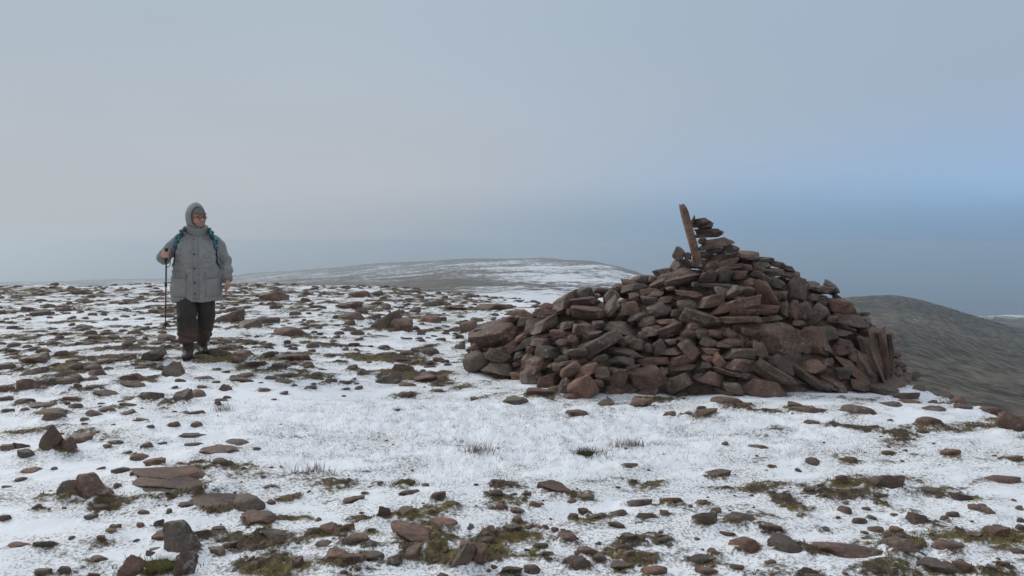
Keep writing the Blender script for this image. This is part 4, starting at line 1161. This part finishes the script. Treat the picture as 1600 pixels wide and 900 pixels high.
M_JACKET = plain_mat('parka_cloth', (0.265, 0.258, 0.245), 0.78, 420, 0.12, 0.25, 0.002)
M_JACKET_SEAM = plain_mat('parka_trim', (0.225, 0.219, 0.208), 0.8, 420, 0.12, 0.25, 0.002)
M_BEANIE = plain_mat('beanie_knit', (0.15, 0.16, 0.15), 0.95, 260, 0.3, 0.6, 0.004)
M_BLACK = plain_mat('black_webbing', (0.012, 0.012, 0.013), 0.5, 300, 0.3, 0.2, 0.001)
M_BOOT = plain_mat('muddy_boot_leather', (0.050, 0.034, 0.025), 0.65, 60, 0.6, 0.5, 0.004)
M_SOLE = plain_mat('boot_rubber', (0.014, 0.012, 0.011), 0.8, 90, 0.4, 0.4, 0.003)
M_POLE = plain_mat('pole_metal', (0.020, 0.020, 0.022), 0.35, 80, 0.2, 0.05, 0.001, 0.5)
M_RED = plain_mat('pole_red', (0.20, 0.02, 0.02), 0.4, 80, 0.2, 0.05, 0.001)
M_EYE = plain_mat('eye', (0.04, 0.03, 0.025), 0.2, 10, 0.1, 0.0, 0.001)

m, t, b = new_mat('muddy_trousers')
ob = t.node('ShaderNodeTexCoord').outputs['Object']
z_ = t.node('ShaderNodeSeparateXYZ'); t.l.new(ob, z_.inputs[0])
nn = t.noise(ob, 9.0, 5.0, 0.65)
mud = t.step(t.math('ADD', z_.outputs[2], t.math('MULTIPLY', t.math('SUBTRACT', nn, .5), .35)), 0.42, 0.22)
cl = t.mix(t.noise(ob, 40.0, 3.0, 0.6), (0.020, 0.015, 0.013), (0.036, 0.026, 0.022))
cl = t.mix(t.math('MULTIPLY', mud, 0.85), cl, t.mix(nn, (0.055, 0.028, 0.020), (0.125, 0.062, 0.042)))
t.l.new(cl, b.inputs['Base Color']); b.inputs['Roughness'].default_value = .8
bump(t, b, t.noise(ob, 220.0, 3.0, .6), .2, .002)
M_TROUSERS = m

m, t, b = new_mat('strap_pattern')
ob = t.node('ShaderNodeTexCoord').outputs['Object']
pt = t.step(t.noise(ob, 34.0, 2.0, 0.5, 1.2), .50, .54)
t.l.new(t.mix(pt, (0.018, 0.025, 0.03), (0.06, 0.26, 0.31)), b.inputs['Base Color']); b.inputs['Roughness'].default_value = .7
M_STRAP = m

m, t, b = new_mat('skin')
col = t.node('ShaderNodeAttribute', attribute_name='tint').outputs['Color']
ob = t.node('ShaderNodeTexCoord').outputs['Object']
t.l.new(t.mix(t.noise(ob, 60.0, 3.0, .6), col, t.mix(1.0, col, (0.72, 0.62, 0.60), 'MULTIPLY')), b.inputs['Base Color'])
b.inputs['Roughness'].default_value = .5
b.inputs['Subsurface Weight'].default_value = .12
b.inputs['Subsurface Radius'].default_value = (.010, .004, .002)
bump(t, b, t.noise(ob, 300.0, 3.0, .6), .15, .001)
M_SKIN = m

# joints (local metres, x to the picture's right, -y towards the camera)
HC = np.array([.046, -.040, 1.525]); HYAW = rad(28)
def head_pt(p):
    c, s = math.cos(HYAW), math.sin(HYAW)
    return np.array([HC[0] + p[0] * c - p[1] * s, HC[1] + p[0] * s + p[1] * c, HC[2] + p[2]])
def hball(c, r, sub=3):
    u, f = ICO[sub]
    return np.array([head_pt(np.array(c) + q * np.array(r)) for q in u]), [list(q) for q in f]
def htube(pts, radii, n=10):
    pp, rr_ = smooth_path(pts, radii, 4)
    return tube([head_pt(np.array(p)) for p in pp], rr_, n)

L_SH, L_EL, L_WR = (-.150, .03, 1.262), (-.305, .05, 1.085), (-.286, -.195, 1.122)
R_SH, R_EL, R_WR = (.206, .03, 1.262), (.330, .06, 1.03), (.338, -.055, .835)
L_HIP, L_KN, L_AN = (-.070, .02, .80), (-.085, -.13, .46), (-.080, -.15, .09)
R_HIP, R_KN, R_AN = (.110, .02, .80), (.115, -.03, .46), (.068, .17, .10)

# body: one continuous skin under the clothes, with face and hands
pieces = []
pieces.append(tube(*smooth_path([(.025, .02, .80), (.025, .0, .98), (.025, .0, 1.18), (.03, .01, 1.32), (.035, .01, 1.42), (.038, 0, 1.47)], [(.17, .13), (.18, .15), (.18, .13), (.13, .09), (.062, .062), (.06, .06)])))
for a_, b_, c_ in ((L_SH, L_EL, L_WR), (R_SH, R_EL, R_WR)):
    pieces.append(tube(*smooth_path([(a_[0] * .4 + .015, a_[1], a_[2]), a_, b_, c_], [.05, .052, .042, .030])))
for a_, b_, c_ in ((L_HIP, L_KN, L_AN), (R_HIP, R_KN, R_AN)):
    pieces.append(tube(*smooth_path([(a_[0], a_[1], .86), a_, b_, c_, (c_[0], c_[1] - .03, .06)], [.085, .082, .056, .038, .030])))
# head
pieces += [hball((0, .012, .030), (.074, .094, .092), 4), hball((0, -.022, -.035), (.064, .072, .078), 4), hball((0, -.050, -.082), (.040, .040, .028)),
           hball((0, -.078, .018), (.050, .018, .014)), hball((-.034, -.070, -.018), (.024, .022, .022)), hball((.034, -.070, -.018), (.024, .022, .022)),
           htube([(0, -.088, .012), (0, -.103, -.008), (0, -.114, -.026), (0, -.098, -.034)], [.009, .011, .015, .010]),
           hball((-.012, -.100, -.028), (.009, .010, .008)), hball((.012, -.100, -.028), (.009, .010, .008)),
           hball((0, -.091, -.051), (.022, .009, .0055)), hball((0, -.088, -.061), (.019, .009, .006)),
           hball((-.076, .008, -.004), (.010, .018, .030)), hball((.076, .008, -.004), (.010, .018, .030))]
# hand round the pole grip: palm, four curled fingers, thumb over the top
GRIP = np.array([-.268, -.262, 1.135])
def finger(pts, r0):
    pp, rr_ = smooth_path(pts, list(np.linspace(r0, r0 * .78, len(pts))), 4)
    return tube(pp, rr_, 10)
pieces.append(tube(*smooth_path([L_WR, (-.292, -.222, 1.130), (-.295, -.250, 1.132)], [(.028, .024), (.036, .024), (.036, .022)])))
pieces.append(ball((-.294, -.248, 1.132), (.019, .028, .042)))
for i in range(4):
    z = 1.163 - i * .0205
    r_ = .0098 - .0006 * i
    pieces.append(finger([(-.296, -.262, z), (-.290, -.288, z), (-.266, -.297, z - .002), (-.246, -.284, z - .003), (-.246, -.262, z - .003)], r_))
pieces.append(finger([(-.288, -.232, 1.150), (-.262, -.236, 1.168), (-.246, -.254, 1.176), (-.250, -.278, 1.174)], .0115))
# relaxed hand at the other side
pieces.append(ball((.340, -.068, .795), (.021, .040, .045)))
pieces.append(tube(*smooth_path([R_WR, (.341, -.062, .815), (.340, -.068, .790)], [(.026, .026), (.024, .034), (.022, .040)])))
for i, (dy, ln, cu) in enumerate(((-.034, .072, .012), (-.012, .082, .016), (.010, .076, .020), (.030, .060, .022))):
    y0 = -.070 + dy
    pieces.append(finger([(.340, y0, .770), (.338, y0 - .002, .770 - ln * .42), (.330, y0 - .003, .770 - ln * .75), (.318 - cu * .3, y0 - .003, .770 - ln)], .0092 - .0004 * i))
pieces.append(finger([(.334, -.098, .818), (.322, -.116, .790), (.314, -.122, .764), (.310, -.120, .745)], .0105))
body, bco = fuse('body', pieces, .0052, 2, M_SKIN, person)
# skin tones: ruddy cheeks and nose, grey-brown beard round mouth and jaw
c_, s_ = math.cos(-HYAW), math.sin(-HYAW)
loc = bco - HC
hx, hy, hz_ = loc[:, 0] * c_ - loc[:, 1] * s_, loc[:, 0] * s_ + loc[:, 1] * c_, loc[:, 2]
skin = np.tile(np.array([.60, .34, .26]), (len(bco), 1))
head = sstep(bco[:, 2], 1.40, 1.43)[:, None]
rud = np.exp(-((np.abs(hx) - .036) / .020) ** 2 - ((hz_ + .018) / .022) ** 2)[:, None] + np.exp(-(hx / .014) ** 2 - ((hz_ + .02) / .02) ** 2)[:, None]
skin = skin * (1 - .5 * np.clip(rud, 0, 1) * head) + np.array([.62, .20, .15]) * .5 * np.clip(rud, 0, 1) * head
brd = sstep(-hz_, .040, .056) * sstep(-hy, .00, .03)
brd = np.maximum(brd, np.exp(-((hz_ + .043) / .007) ** 2) * (np.abs(hx) < .032) * (hy < -.05))
brd = brd * (1 - np.exp(-(hx / .02) ** 2 - ((hz_ + .056) / .007) ** 2) * .9)
skin = skin * (1 - .72 * brd[:, None] * head) + np.array([.26, .19, .15]) * .72 * brd[:, None] * head
ca = body.data.color_attributes.new('tint', 'FLOAT_COLOR', 'POINT')
ca.data.foreach_set('color', np.concatenate([skin, np.ones((len(skin), 1))], 1).reshape(-1).astype(np.float32))
for sx in (-1, 1):
    v, f = hball((sx * .030, -.084, .004), (.011, .009, .007))
    obj('eye', mesh_from('eye', v, f), M_EYE, person)

# parka
def jacket_folds(co):
    x, y, z = co[:, 0], co[:, 1], co[:, 2]
    arm = sstep(np.abs(x - .025), .24, .30)
    d = 0.014 * fbm(x * 7, y * 7, z * 3.2, 3) - 0.010 * np.exp(-(fbm(x * 6 + z * 4, y * 6, z * 7 - x * 5, 2) / .07) ** 2)
    d = d + 0.008 * np.sin((z * 46 + x * 22 * np.sign(x) + 2.2 * fbm(x * 5, y * 5, z * 5, 2))) * arm
    d = d + 0.009 * np.maximum(fbm(x * 14 + z * 5, y * 8, z * 6, 2), 0) * (1 - arm)
    d = d - 0.006 * np.exp(-((z - .965) / .014) ** 2) * (1 - arm)              # drawn in at the waist cord
    return d
torso = smooth_path([(.026, .02, .615), (.026, .015, .72), (.026, .005, .86), (.027, -.002, .98), (.028, .0, 1.12), (.030, .012, 1.24), (.032, .018, 1.31), (.034, .015, 1.365), (.037, .006, 1.40), (.038, .0, 1.435)],
                    [(.272, .205), (.268, .205), (.258, .205), (.240, .205), (.232, .195), (.208, .160), (.170, .132), (.128, .116), (.112, .110), (.108, .110)])
jp = [tube(*torso, n=40)]
for a_, b_, c_, e in ((L_SH, L_EL, L_WR, 0), (R_SH, R_EL, R_WR, 1)):
    inner = (a_[0] * .55 + .01, a_[1], a_[2] - .015)
    wr = np.array(c_); el = np.array(b_); cuff = wr + (el - wr) * .02
    mid1 = tuple((np.array(a_) + el) / 2 + np.array([(-.012 if not e else .012), .01, .005])); mid2 = tuple((el + wr) / 2 + np.array([0, 0, -.012]))
    jp.append(tube(*smooth_path([inner, a_, mid1, b_, mid2, tuple(cuff)], [.074, .077, .075, .070, .066, .055]), n=24))
jacket, jco = fuse('parka', jp, .0085, 4, M_JACKET, person, jacket_folds)
JB = BVHTree.FromPolygons([tuple(v) for v in jco], [tuple(p.vertices) for p in jacket.data.polygons])


def front(x, z, off=.0):
    h = JB.ray_cast(Vector((x, -2, z)), Vector((0, 1, 0)))[0]
    return np.array([x, (h.y if h else -.15) - off, z])


def patch(name, x0, x1, z0, z1, thick, mat, nx=10, nz=10, skew=0.0, puff=0.0, parent=person):
    """a sewn-on panel that follows the parka's front"""
    P = np.zeros((nx, nz, 3)); Q = np.zeros((nx, nz, 3))
    for i in range(nx):
        for j in range(nz):
            s, q = i / (nx - 1), j / (nz - 1)
            x = x0 + (x1 - x0) * s; z = z0 + (z1 - z0) * q + skew * (s - .5)
            e = min(s, 1 - s, q, 1 - q) * 5
            P[i, j] = front(x, z, thick * (.55 + .45 * min(e, 1)) + puff * math.sin(math.pi * s) * math.sin(math.pi * q))
            Q[i, j] = front(x, z, -.004)
    V = np.concatenate([P.reshape(-1, 3), Q.reshape(-1, 3)])
    idx = np.arange(nx * nz).reshape(nx, nz); o2 = nx * nz
    F = []
    for i in range(nx - 1):
        for j in range(nz - 1):
            F.append((idx[i, j], idx[i + 1, j], idx[i + 1, j + 1], idx[i, j + 1]))
    rim = [idx[i, 0] for i in range(nx)] + [idx[-1, j] for j in range(1, nz)] + [idx[i, -1] for i in range(nx - 2, -1, -1)] + [idx[0, j] for j in range(nz - 2, 0, -1)]
    for a_, b_ in zip(rim, rim[1:] + rim[:1]):
        F.append((a_, a_ + o2, b_ + o2, b_))
    return obj(name, mesh_from(name, V, F), mat, parent)


plk = patch('placket', -.020, .052, .640, 1.40, .008, M_JACKET_SEAM, 7, 44)
pl = patch('pocket', -.215, -.085, .665, .885, .014, M_JACKET, 10, 14, 0, .012)
patch('pocket_flap', -.222, -.080, .868, .940, .024, M_JACKET_SEAM, 10, 7, -.012, .004, pl)
pr = patch('pocket', .118, .252, .665, .880, .014, M_JACKET, 10, 14, 0, .012)
patch('pocket_flap', .112, .258, .862, .935, .024, M_JACKET_SEAM, 10, 7, .010, .004, pr)
for z in (1.288, 1.13, .975, .822, .70):
    p = front(.004 if z < 1.2 else .006, z, .011)
    v, f = tube([(p[0], p[1] + .004, p[2]), (p[0], p[1] - .003, p[2])], [.0105, .0095], 12)
    obj('button', mesh_from('button', v, f, False), M_BLACK, plk)
for (wr, el) in ((L_WR, L_EL), (R_WR, R_EL)):
    wv, ev = Vector(wr), Vector(el); dv = (ev - wv).normalized()
    v, f = tube([wv + dv * .050, wv + dv * .030, wv + dv * .004, wv - dv * .004], [.063, .0625, .060, .046], 24)
    obj('cuff', mesh_from('cuff', v, f), M_JACKET_SEAM, person)

# hood: a cloth shell with an oval opening, stiff rim and soft back
HV, HF = [], []
nu, nvv = 44, 30
hc = np.array([.028, .012, 1.535])
od = np.array([math.sin(rad(14)), -math.cos(rad(14)), -.04]); od /= np.linalg.norm(od)
ex = np.cross([0, 0, 1.0], od); ex = -ex / np.linalg.norm(ex); ez = np.cross(od, ex); ez = ez if ez[2] > 0 else -ez
for i in range(nvv):
    s = i / (nvv - 1)
    pol = rad(48) + (math.pi - rad(48)) * s                       # polar angle from the opening's axis
    for k in range(nu):
        q = 2 * math.pi * k / nu
        dirv = od * math.cos(pol) + (ex * math.cos(q) * .86 + ez * math.sin(q)) * math.sin(pol)
        rr_ = np.array([.122, .138, .158]) * (1 + .05 * max(0, math.sin(q)) * (1 - s))
        v_ = hc + dirv * rr_
        if v_[2] < 1.47:                                           # gathers into the collar
            v_[:2] = hc[:2] + (v_[:2] - hc[:2]) * (1 + .25 * min(1, (1.47 - v_[2]) / .1))
        v_ = v_ + dirv * .004 * float(fbm(v_[0] * 14, v_[1] * 14, v_[2] * 14, 2))
        if s == 0:
            v_ = v_ + od * .012
        HV.append(v_)
for i in range(nvv - 1):
    for k in range(nu):
        HF.append((i * nu + k, i * nu + (k + 1) % nu, (i + 1) * nu + (k + 1) % nu, (i + 1) * nu + k))
hood = obj('hood', mesh_from('hood', HV, HF), M_JACKET, person)
sol = hood.modifiers.new('cloth', 'SOLIDIFY'); sol.thickness = .012; sol.offset = -1
rimp = [HV[k % nu] for k in range(nu + 1)]
v, f = tube(rimp, [.0085] * (nu + 1), 8, caps=False)
obj('hood_rim', mesh_from('hood_rim', v, f), M_JACKET_SEAM, hood)
# high collar flap under the chin
v, f = tube(*smooth_path([(.036, -.012, 1.375), (.040, -.020, 1.395), (.042, -.022, 1.412)], [(.112, .108), (.108, .106), (.104, .102)]), n=32, caps=False)
col_ = obj('collar', mesh_from('collar', v, f), M_JACKET_SEAM, person)
sol = col_.modifiers.new('cloth', 'SOLIDIFY'); sol.thickness = .010

# beanie and spectacles
u, f = ICO[4]
bv = []
for q in u:
    p = np.array([q[0] * .083, q[1] * .104 + .008, q[2] * .098 + .040])
    p[2] = max(p[2], .034 + .010 * (p[1] < 0))
    bv.append(head_pt(p))
beanie = obj('beanie', mesh_from('beanie', bv, f), M_BEANIE, person)
rim = [head_pt(np.array([.0835 * math.cos(q), .1045 * math.sin(q) + .008, .047])) for q in np.linspace(0, 2 * math.pi, 41)]
v, f = tube(rim, [(.006, .014)] * 41, 10, caps=False)
obj('cuff', mesh_from('beanie_cuff', v, f), M_BEANIE, beanie)
glasses = []
for sx in (-1, 1):
    loop = [head_pt(np.array([sx * .033 + .025 * math.copysign(abs(math.cos(q)) ** .6, math.cos(q)), -.108 + .010 * abs(math.cos(q)) * (1 if math.cos(q) * sx > 0 else .2), .003 + .017 * math.copysign(abs(math.sin(q)) ** .6, math.sin(q))])) for q in np.linspace(0, 2 * math.pi, 25)]
    glasses.append(tube(loop, [.0024] * 25, 6, caps=False))
    glasses.append(tube([head_pt(np.array(p)) for p in ((sx * .058, -.098, .008), (sx * .074, -.06, .008), (sx * .080, .0, .006))], [.0024] * 3, 6))
glasses.append(tube([head_pt(np.array(p)) for p in ((-.009, -.109, .006), (0, -.112, .008), (.009, -.109, .006))], [.002] * 3, 6))
V, F, n = [], [], 0
for v, f in glasses:
    V.append(v); F += [[q + n for q in p] for p in f]; n += len(v)
obj('spectacles', mesh_from('spectacles', np.concatenate(V), F), M_BLACK, person)

# trousers, baggy and creased over the boots
def trouser_folds(co):
    x, y, z = co[:, 0], co[:, 1], co[:, 2]
    d = .008 * fbm(x * 9, y * 9, z * 4.5, 3)
    d = d + .007 * np.sin(z * 70 + x * 30 + 3.5 * fbm(x * 6, y * 6, z * 6, 2)) * sstep(z, .36, .22)
    return d + .005 * np.sin(z * 40 - x * 50 + 2 * fbm(x * 4, y * 4, z * 4, 2)) * np.exp(-((z - .47) / .10) ** 2)
tp = []
for (a_, b_, c_, k_) in ((L_HIP, L_KN, L_AN, 1.0), (R_HIP, R_KN, R_AN, .90)):
    tp.append(tube(*smooth_path([(a_[0], a_[1], .84), (a_[0], a_[1], .70), tuple(np.array(b_) + [0, .01, .03]), ((b_[0] + c_[0]) / 2, (b_[1] + c_[1]) / 2 + .01, .28), (c_[0], c_[1] + .01, .165)],
                                [(.105, .12), (.108 * k_, .122), (.105 * k_, .112), (.098 * k_, .104), (.086 * k_, .094)]), n=28))
tp.append(ball((.022, .02, .80), (.19, .15, .10)))
trousers, _ = fuse('trousers', tp, .0085, 3, M_TROUSERS, person, trouser_folds)

# boots
for (an, yaw, lift) in ((L_AN, -.10, 0), (R_AN, .12, 0)):
    base = np.array([an[0], an[1], 0.0])
    R3 = np.array(Euler((0, 0, yaw)).to_matrix())
    def bt(p):
        return R3 @ np.array(p) + base
    bp = [tube([bt(p) for p in ((0, .02, .25), (0, .02, .16), (0, .015, .09), (0, .0, .05))], [(.062, .066), (.058, .064), (.056, .072), (.054, .085)], 20)]
    for (y_, z_c, rx, rz) in ((.05, .055, .044, .045), (.0, .055, .048, .052), (-.06, .048, .052, .042), (-.12, .043, .052, .036), (-.155, .040, .044, .030)):
        v, f = ICO[3]
        bp.append((np.array([bt(q) for q in v * np.array([rx, .055, rz]) + np.array([0, y_, z_c])]), [list(q) for q in f]))
    boot, _ = fuse('boot', bp, .007, 3, M_BOOT, person, lambda co: .003 * fbm(co[:, 0] * 30, co[:, 1] * 30, co[:, 2] * 30, 2))
    out_ = []
    for q in np.linspace(0, 2 * math.pi, 37)[:-1]:
        yy = -.052 + .150 * math.sin(q)
        xx = (.050 + .006 * math.sin(-q)) * math.copysign(abs(math.cos(q)) ** .7, math.cos(q))
        out_.append((xx, yy))
    V = [bt((x, y, .0)) for x, y in out_] + [bt((x * 1.04, y * 1.02, .026)) for x, y in out_]
    F = [(k, (k + 1) % 36, 36 + (k + 1) % 36, 36 + k) for k in range(36)] + [tuple(range(35, -1, -1)), tuple(range(36, 72))]
    obj('sole', mesh_from('sole', V, F, False), M_SOLE, boot)
    for i in range(4):
        zz = .105 + i * .032
        p0, p1, p2 = bt((-.030, -.045 + i * .004 - .012 * (i < 1), zz)), bt((0, -.062 + i * .004 - .02 * (i < 1), zz + .006)), bt((.030, -.045 + i * .004 - .012 * (i < 1), zz))
        v, f = tube([p0, p1, p2], [.0032] * 3, 6)
        obj('lace', mesh_from('lace', v, f), M_BLACK, boot)

# rucksack: pack behind, patterned straps over both shoulders
def world_of(o):
    o.matrix_world = person.matrix_world.copy(); return o
pack = empty('backpack'); world_of(pack)
tag(pack, 'backpack with teal and black patterned shoulder straps worn by the walking man', 'backpack')
v, f = ICO[4]
pv = np.sign(v) * np.abs(v) ** .55 * np.array([.155, .095, .235]) + np.array([.028, .285, 1.13])
obj('pack_body', mesh_from('pack_body', pv, f), M_STRAP, pack)


def strap(name, path, width, thick, mat):
    """flat webbing laid over the parka; path: (x, z) on the front, or full points"""
    P = [np.array(p, float) if len(p) == 3 else front(p[0], p[1], .006) for p in path]
    pp, _ = smooth_path(P, [.01] * len(P), 5)
    P = [Vector(p) for p in pp]
    V, F = [], []
    for i, p in enumerate(P):
        tg = (P[min(i + 1, len(P) - 1)] - P[max(i - 1, 0)]).normalized()
        hit = JB.find_nearest(p)
        nrm = hit[1] if hit[0] is not None else Vector((0, -1, 0))
        sd = tg.cross(nrm).normalized(); nrm = sd.cross(tg).normalized()
        base = hit[0] + nrm * .004 if hit[0] is not None and (p - hit[0]).length < .05 else p
        for a_, h_ in ((-1, 0), (-1, 1), (-.5, 1.25), (.5, 1.25), (1, 1), (1, 0)):
            V.append(base + sd * (a_ * width / 2) + nrm * (h_ * thick))
    for i in range(len(P) - 1):
        for k in range(6):
            F.append((i * 6 + k, i * 6 + (k + 1) % 6, (i + 1) * 6 + (k + 1) % 6, (i + 1) * 6 + k))
    F += [tuple(range(5, -1, -1)), tuple(range(len(P) * 6 - 6, len(P) * 6))]
    return obj(name, mesh_from(name, V, F), mat, pack)


sL = strap('shoulder_strap', [(-.090, .17, 1.36), (-.098, .05, 1.405), (-.112, 1.375), (-.140, 1.33), (-.170, 1.26), (-.182, 1.20)], .058, .014, M_STRAP)
strap('webbing', [(-.180, 1.21), (-.190, 1.13), (-.196, 1.06), (-.205, .02, 1.00)], .020, .005, M_BLACK).parent = sL
sR = strap('shoulder_strap', [(.165, .17, 1.36), (.172, .05, 1.395), (.185, 1.36), (.205, 1.31), (.222, 1.24), (.228, 1.18)], .058, .014, M_STRAP)
strap('webbing', [(.227, 1.19), (.232, 1.11), (.238, 1.03), (.250, .02, .96)], .020, .005, M_BLACK).parent = sR

# trekking pole in his raised hand, its tip swung back off the snow
pole = empty('trekking_pole'); world_of(pole)
tag(pole, 'black trekking pole held in the walking man’s raised hand', 'trekking pole')
g0 = Vector(GRIP) + Vector((.0, -.004, .0))
tip = Vector((-.318, .40, .270))
ax = (tip - g0).normalized()
v, f = tube([g0 - ax * .075, g0 - ax * .066, g0 - ax * .04, g0, g0 + ax * .04, g0 + ax * .085], [.010, .021, .0155, .0145, .0165, .012], 14)
grip = obj('grip', mesh_from('grip', v, f), M_BLACK, pole)
v, f = tube([g0 + ax * .08, g0 + ax * .42], [.0085, .0085], 12)
obj('upper_shaft', mesh_from('upper_shaft', v, f), M_POLE, pole)
v, f = tube([g0 + ax * .415, g0 + ax * .46], [.0125, .0115], 12)
obj('clamp', mesh_from('clamp', v, f), M_BLACK, pole)
L_ = (tip - g0).length
v, f = tube([g0 + ax * .45, g0 + ax * .75], [.0072, .0072], 12)
obj('middle_shaft', mesh_from('middle_shaft', v, f), M_RED, pole)
v, f = tube([g0 + ax * .745, g0 + ax * .785], [.011, .010], 12)
obj('clamp', mesh_from('clamp', v, f), M_BLACK, pole)
v, f = tube([g0 + ax * .78, g0 + ax * (L_ - .02), tip], [.0062, .0058, .002], 12)
obj('lower_shaft', mesh_from('lower_shaft', v, f), M_POLE, pole)
v, f = tube([tip - ax * .085, tip - ax * .078, tip - ax * .07], [.012, .026, .024], 16)
obj('basket', mesh_from('basket', v, f), M_BLACK, pole)
lp = [g0 - ax * .06, g0 - ax * .02 + Vector((.03, .02, -.03)), g0 + Vector((.035, .02, -.11)), g0 + Vector((.005, .01, -.14)), g0 + Vector((-.015, .0, -.06)), g0 - ax * .05]
pp, _ = smooth_path([tuple(p) for p in lp], [.01] * len(lp), 5)
v, f = tube(pp, [(.0035, .010)] * len(pp), 8)
obj('wrist_strap', mesh_from('wrist_strap', v, f), M_BLACK, grip)

# ------------------------------------------------------------------ the misty air
m = bpy.data.materials.new('misty_air'); m.use_nodes = True
t = NT(m.node_tree); t.n.clear()
vo = t.node('ShaderNodeVolumePrincipled'); out = t.node('ShaderNodeOutputMaterial')
vo.inputs['Color'].default_value = (0.89, 0.957, 1.0, 1)
vo.inputs['Density'].default_value = 0.00088
vo.inputs['Anisotropy'].default_value = 0.87
t.l.new(vo.outputs[0], out.inputs['Volume'])
bm = bmesh.new(); bmesh.ops.create_cube(bm, size=1.0)
me = bpy.data.meshes.new('haze'); bm.to_mesh(me); bm.free()
hz = obj('haze', me, m)
top_z, bot_z = CAM_Z + 2.2, SEA_Z - 1.0
hz.location = (0, 0, (top_z + bot_z) / 2); hz.scale = (2.1 * SEA_R, 2.1 * SEA_R, top_z - bot_z)
tag(hz, 'thin cold mist over the hills and the sea', kind='stuff')
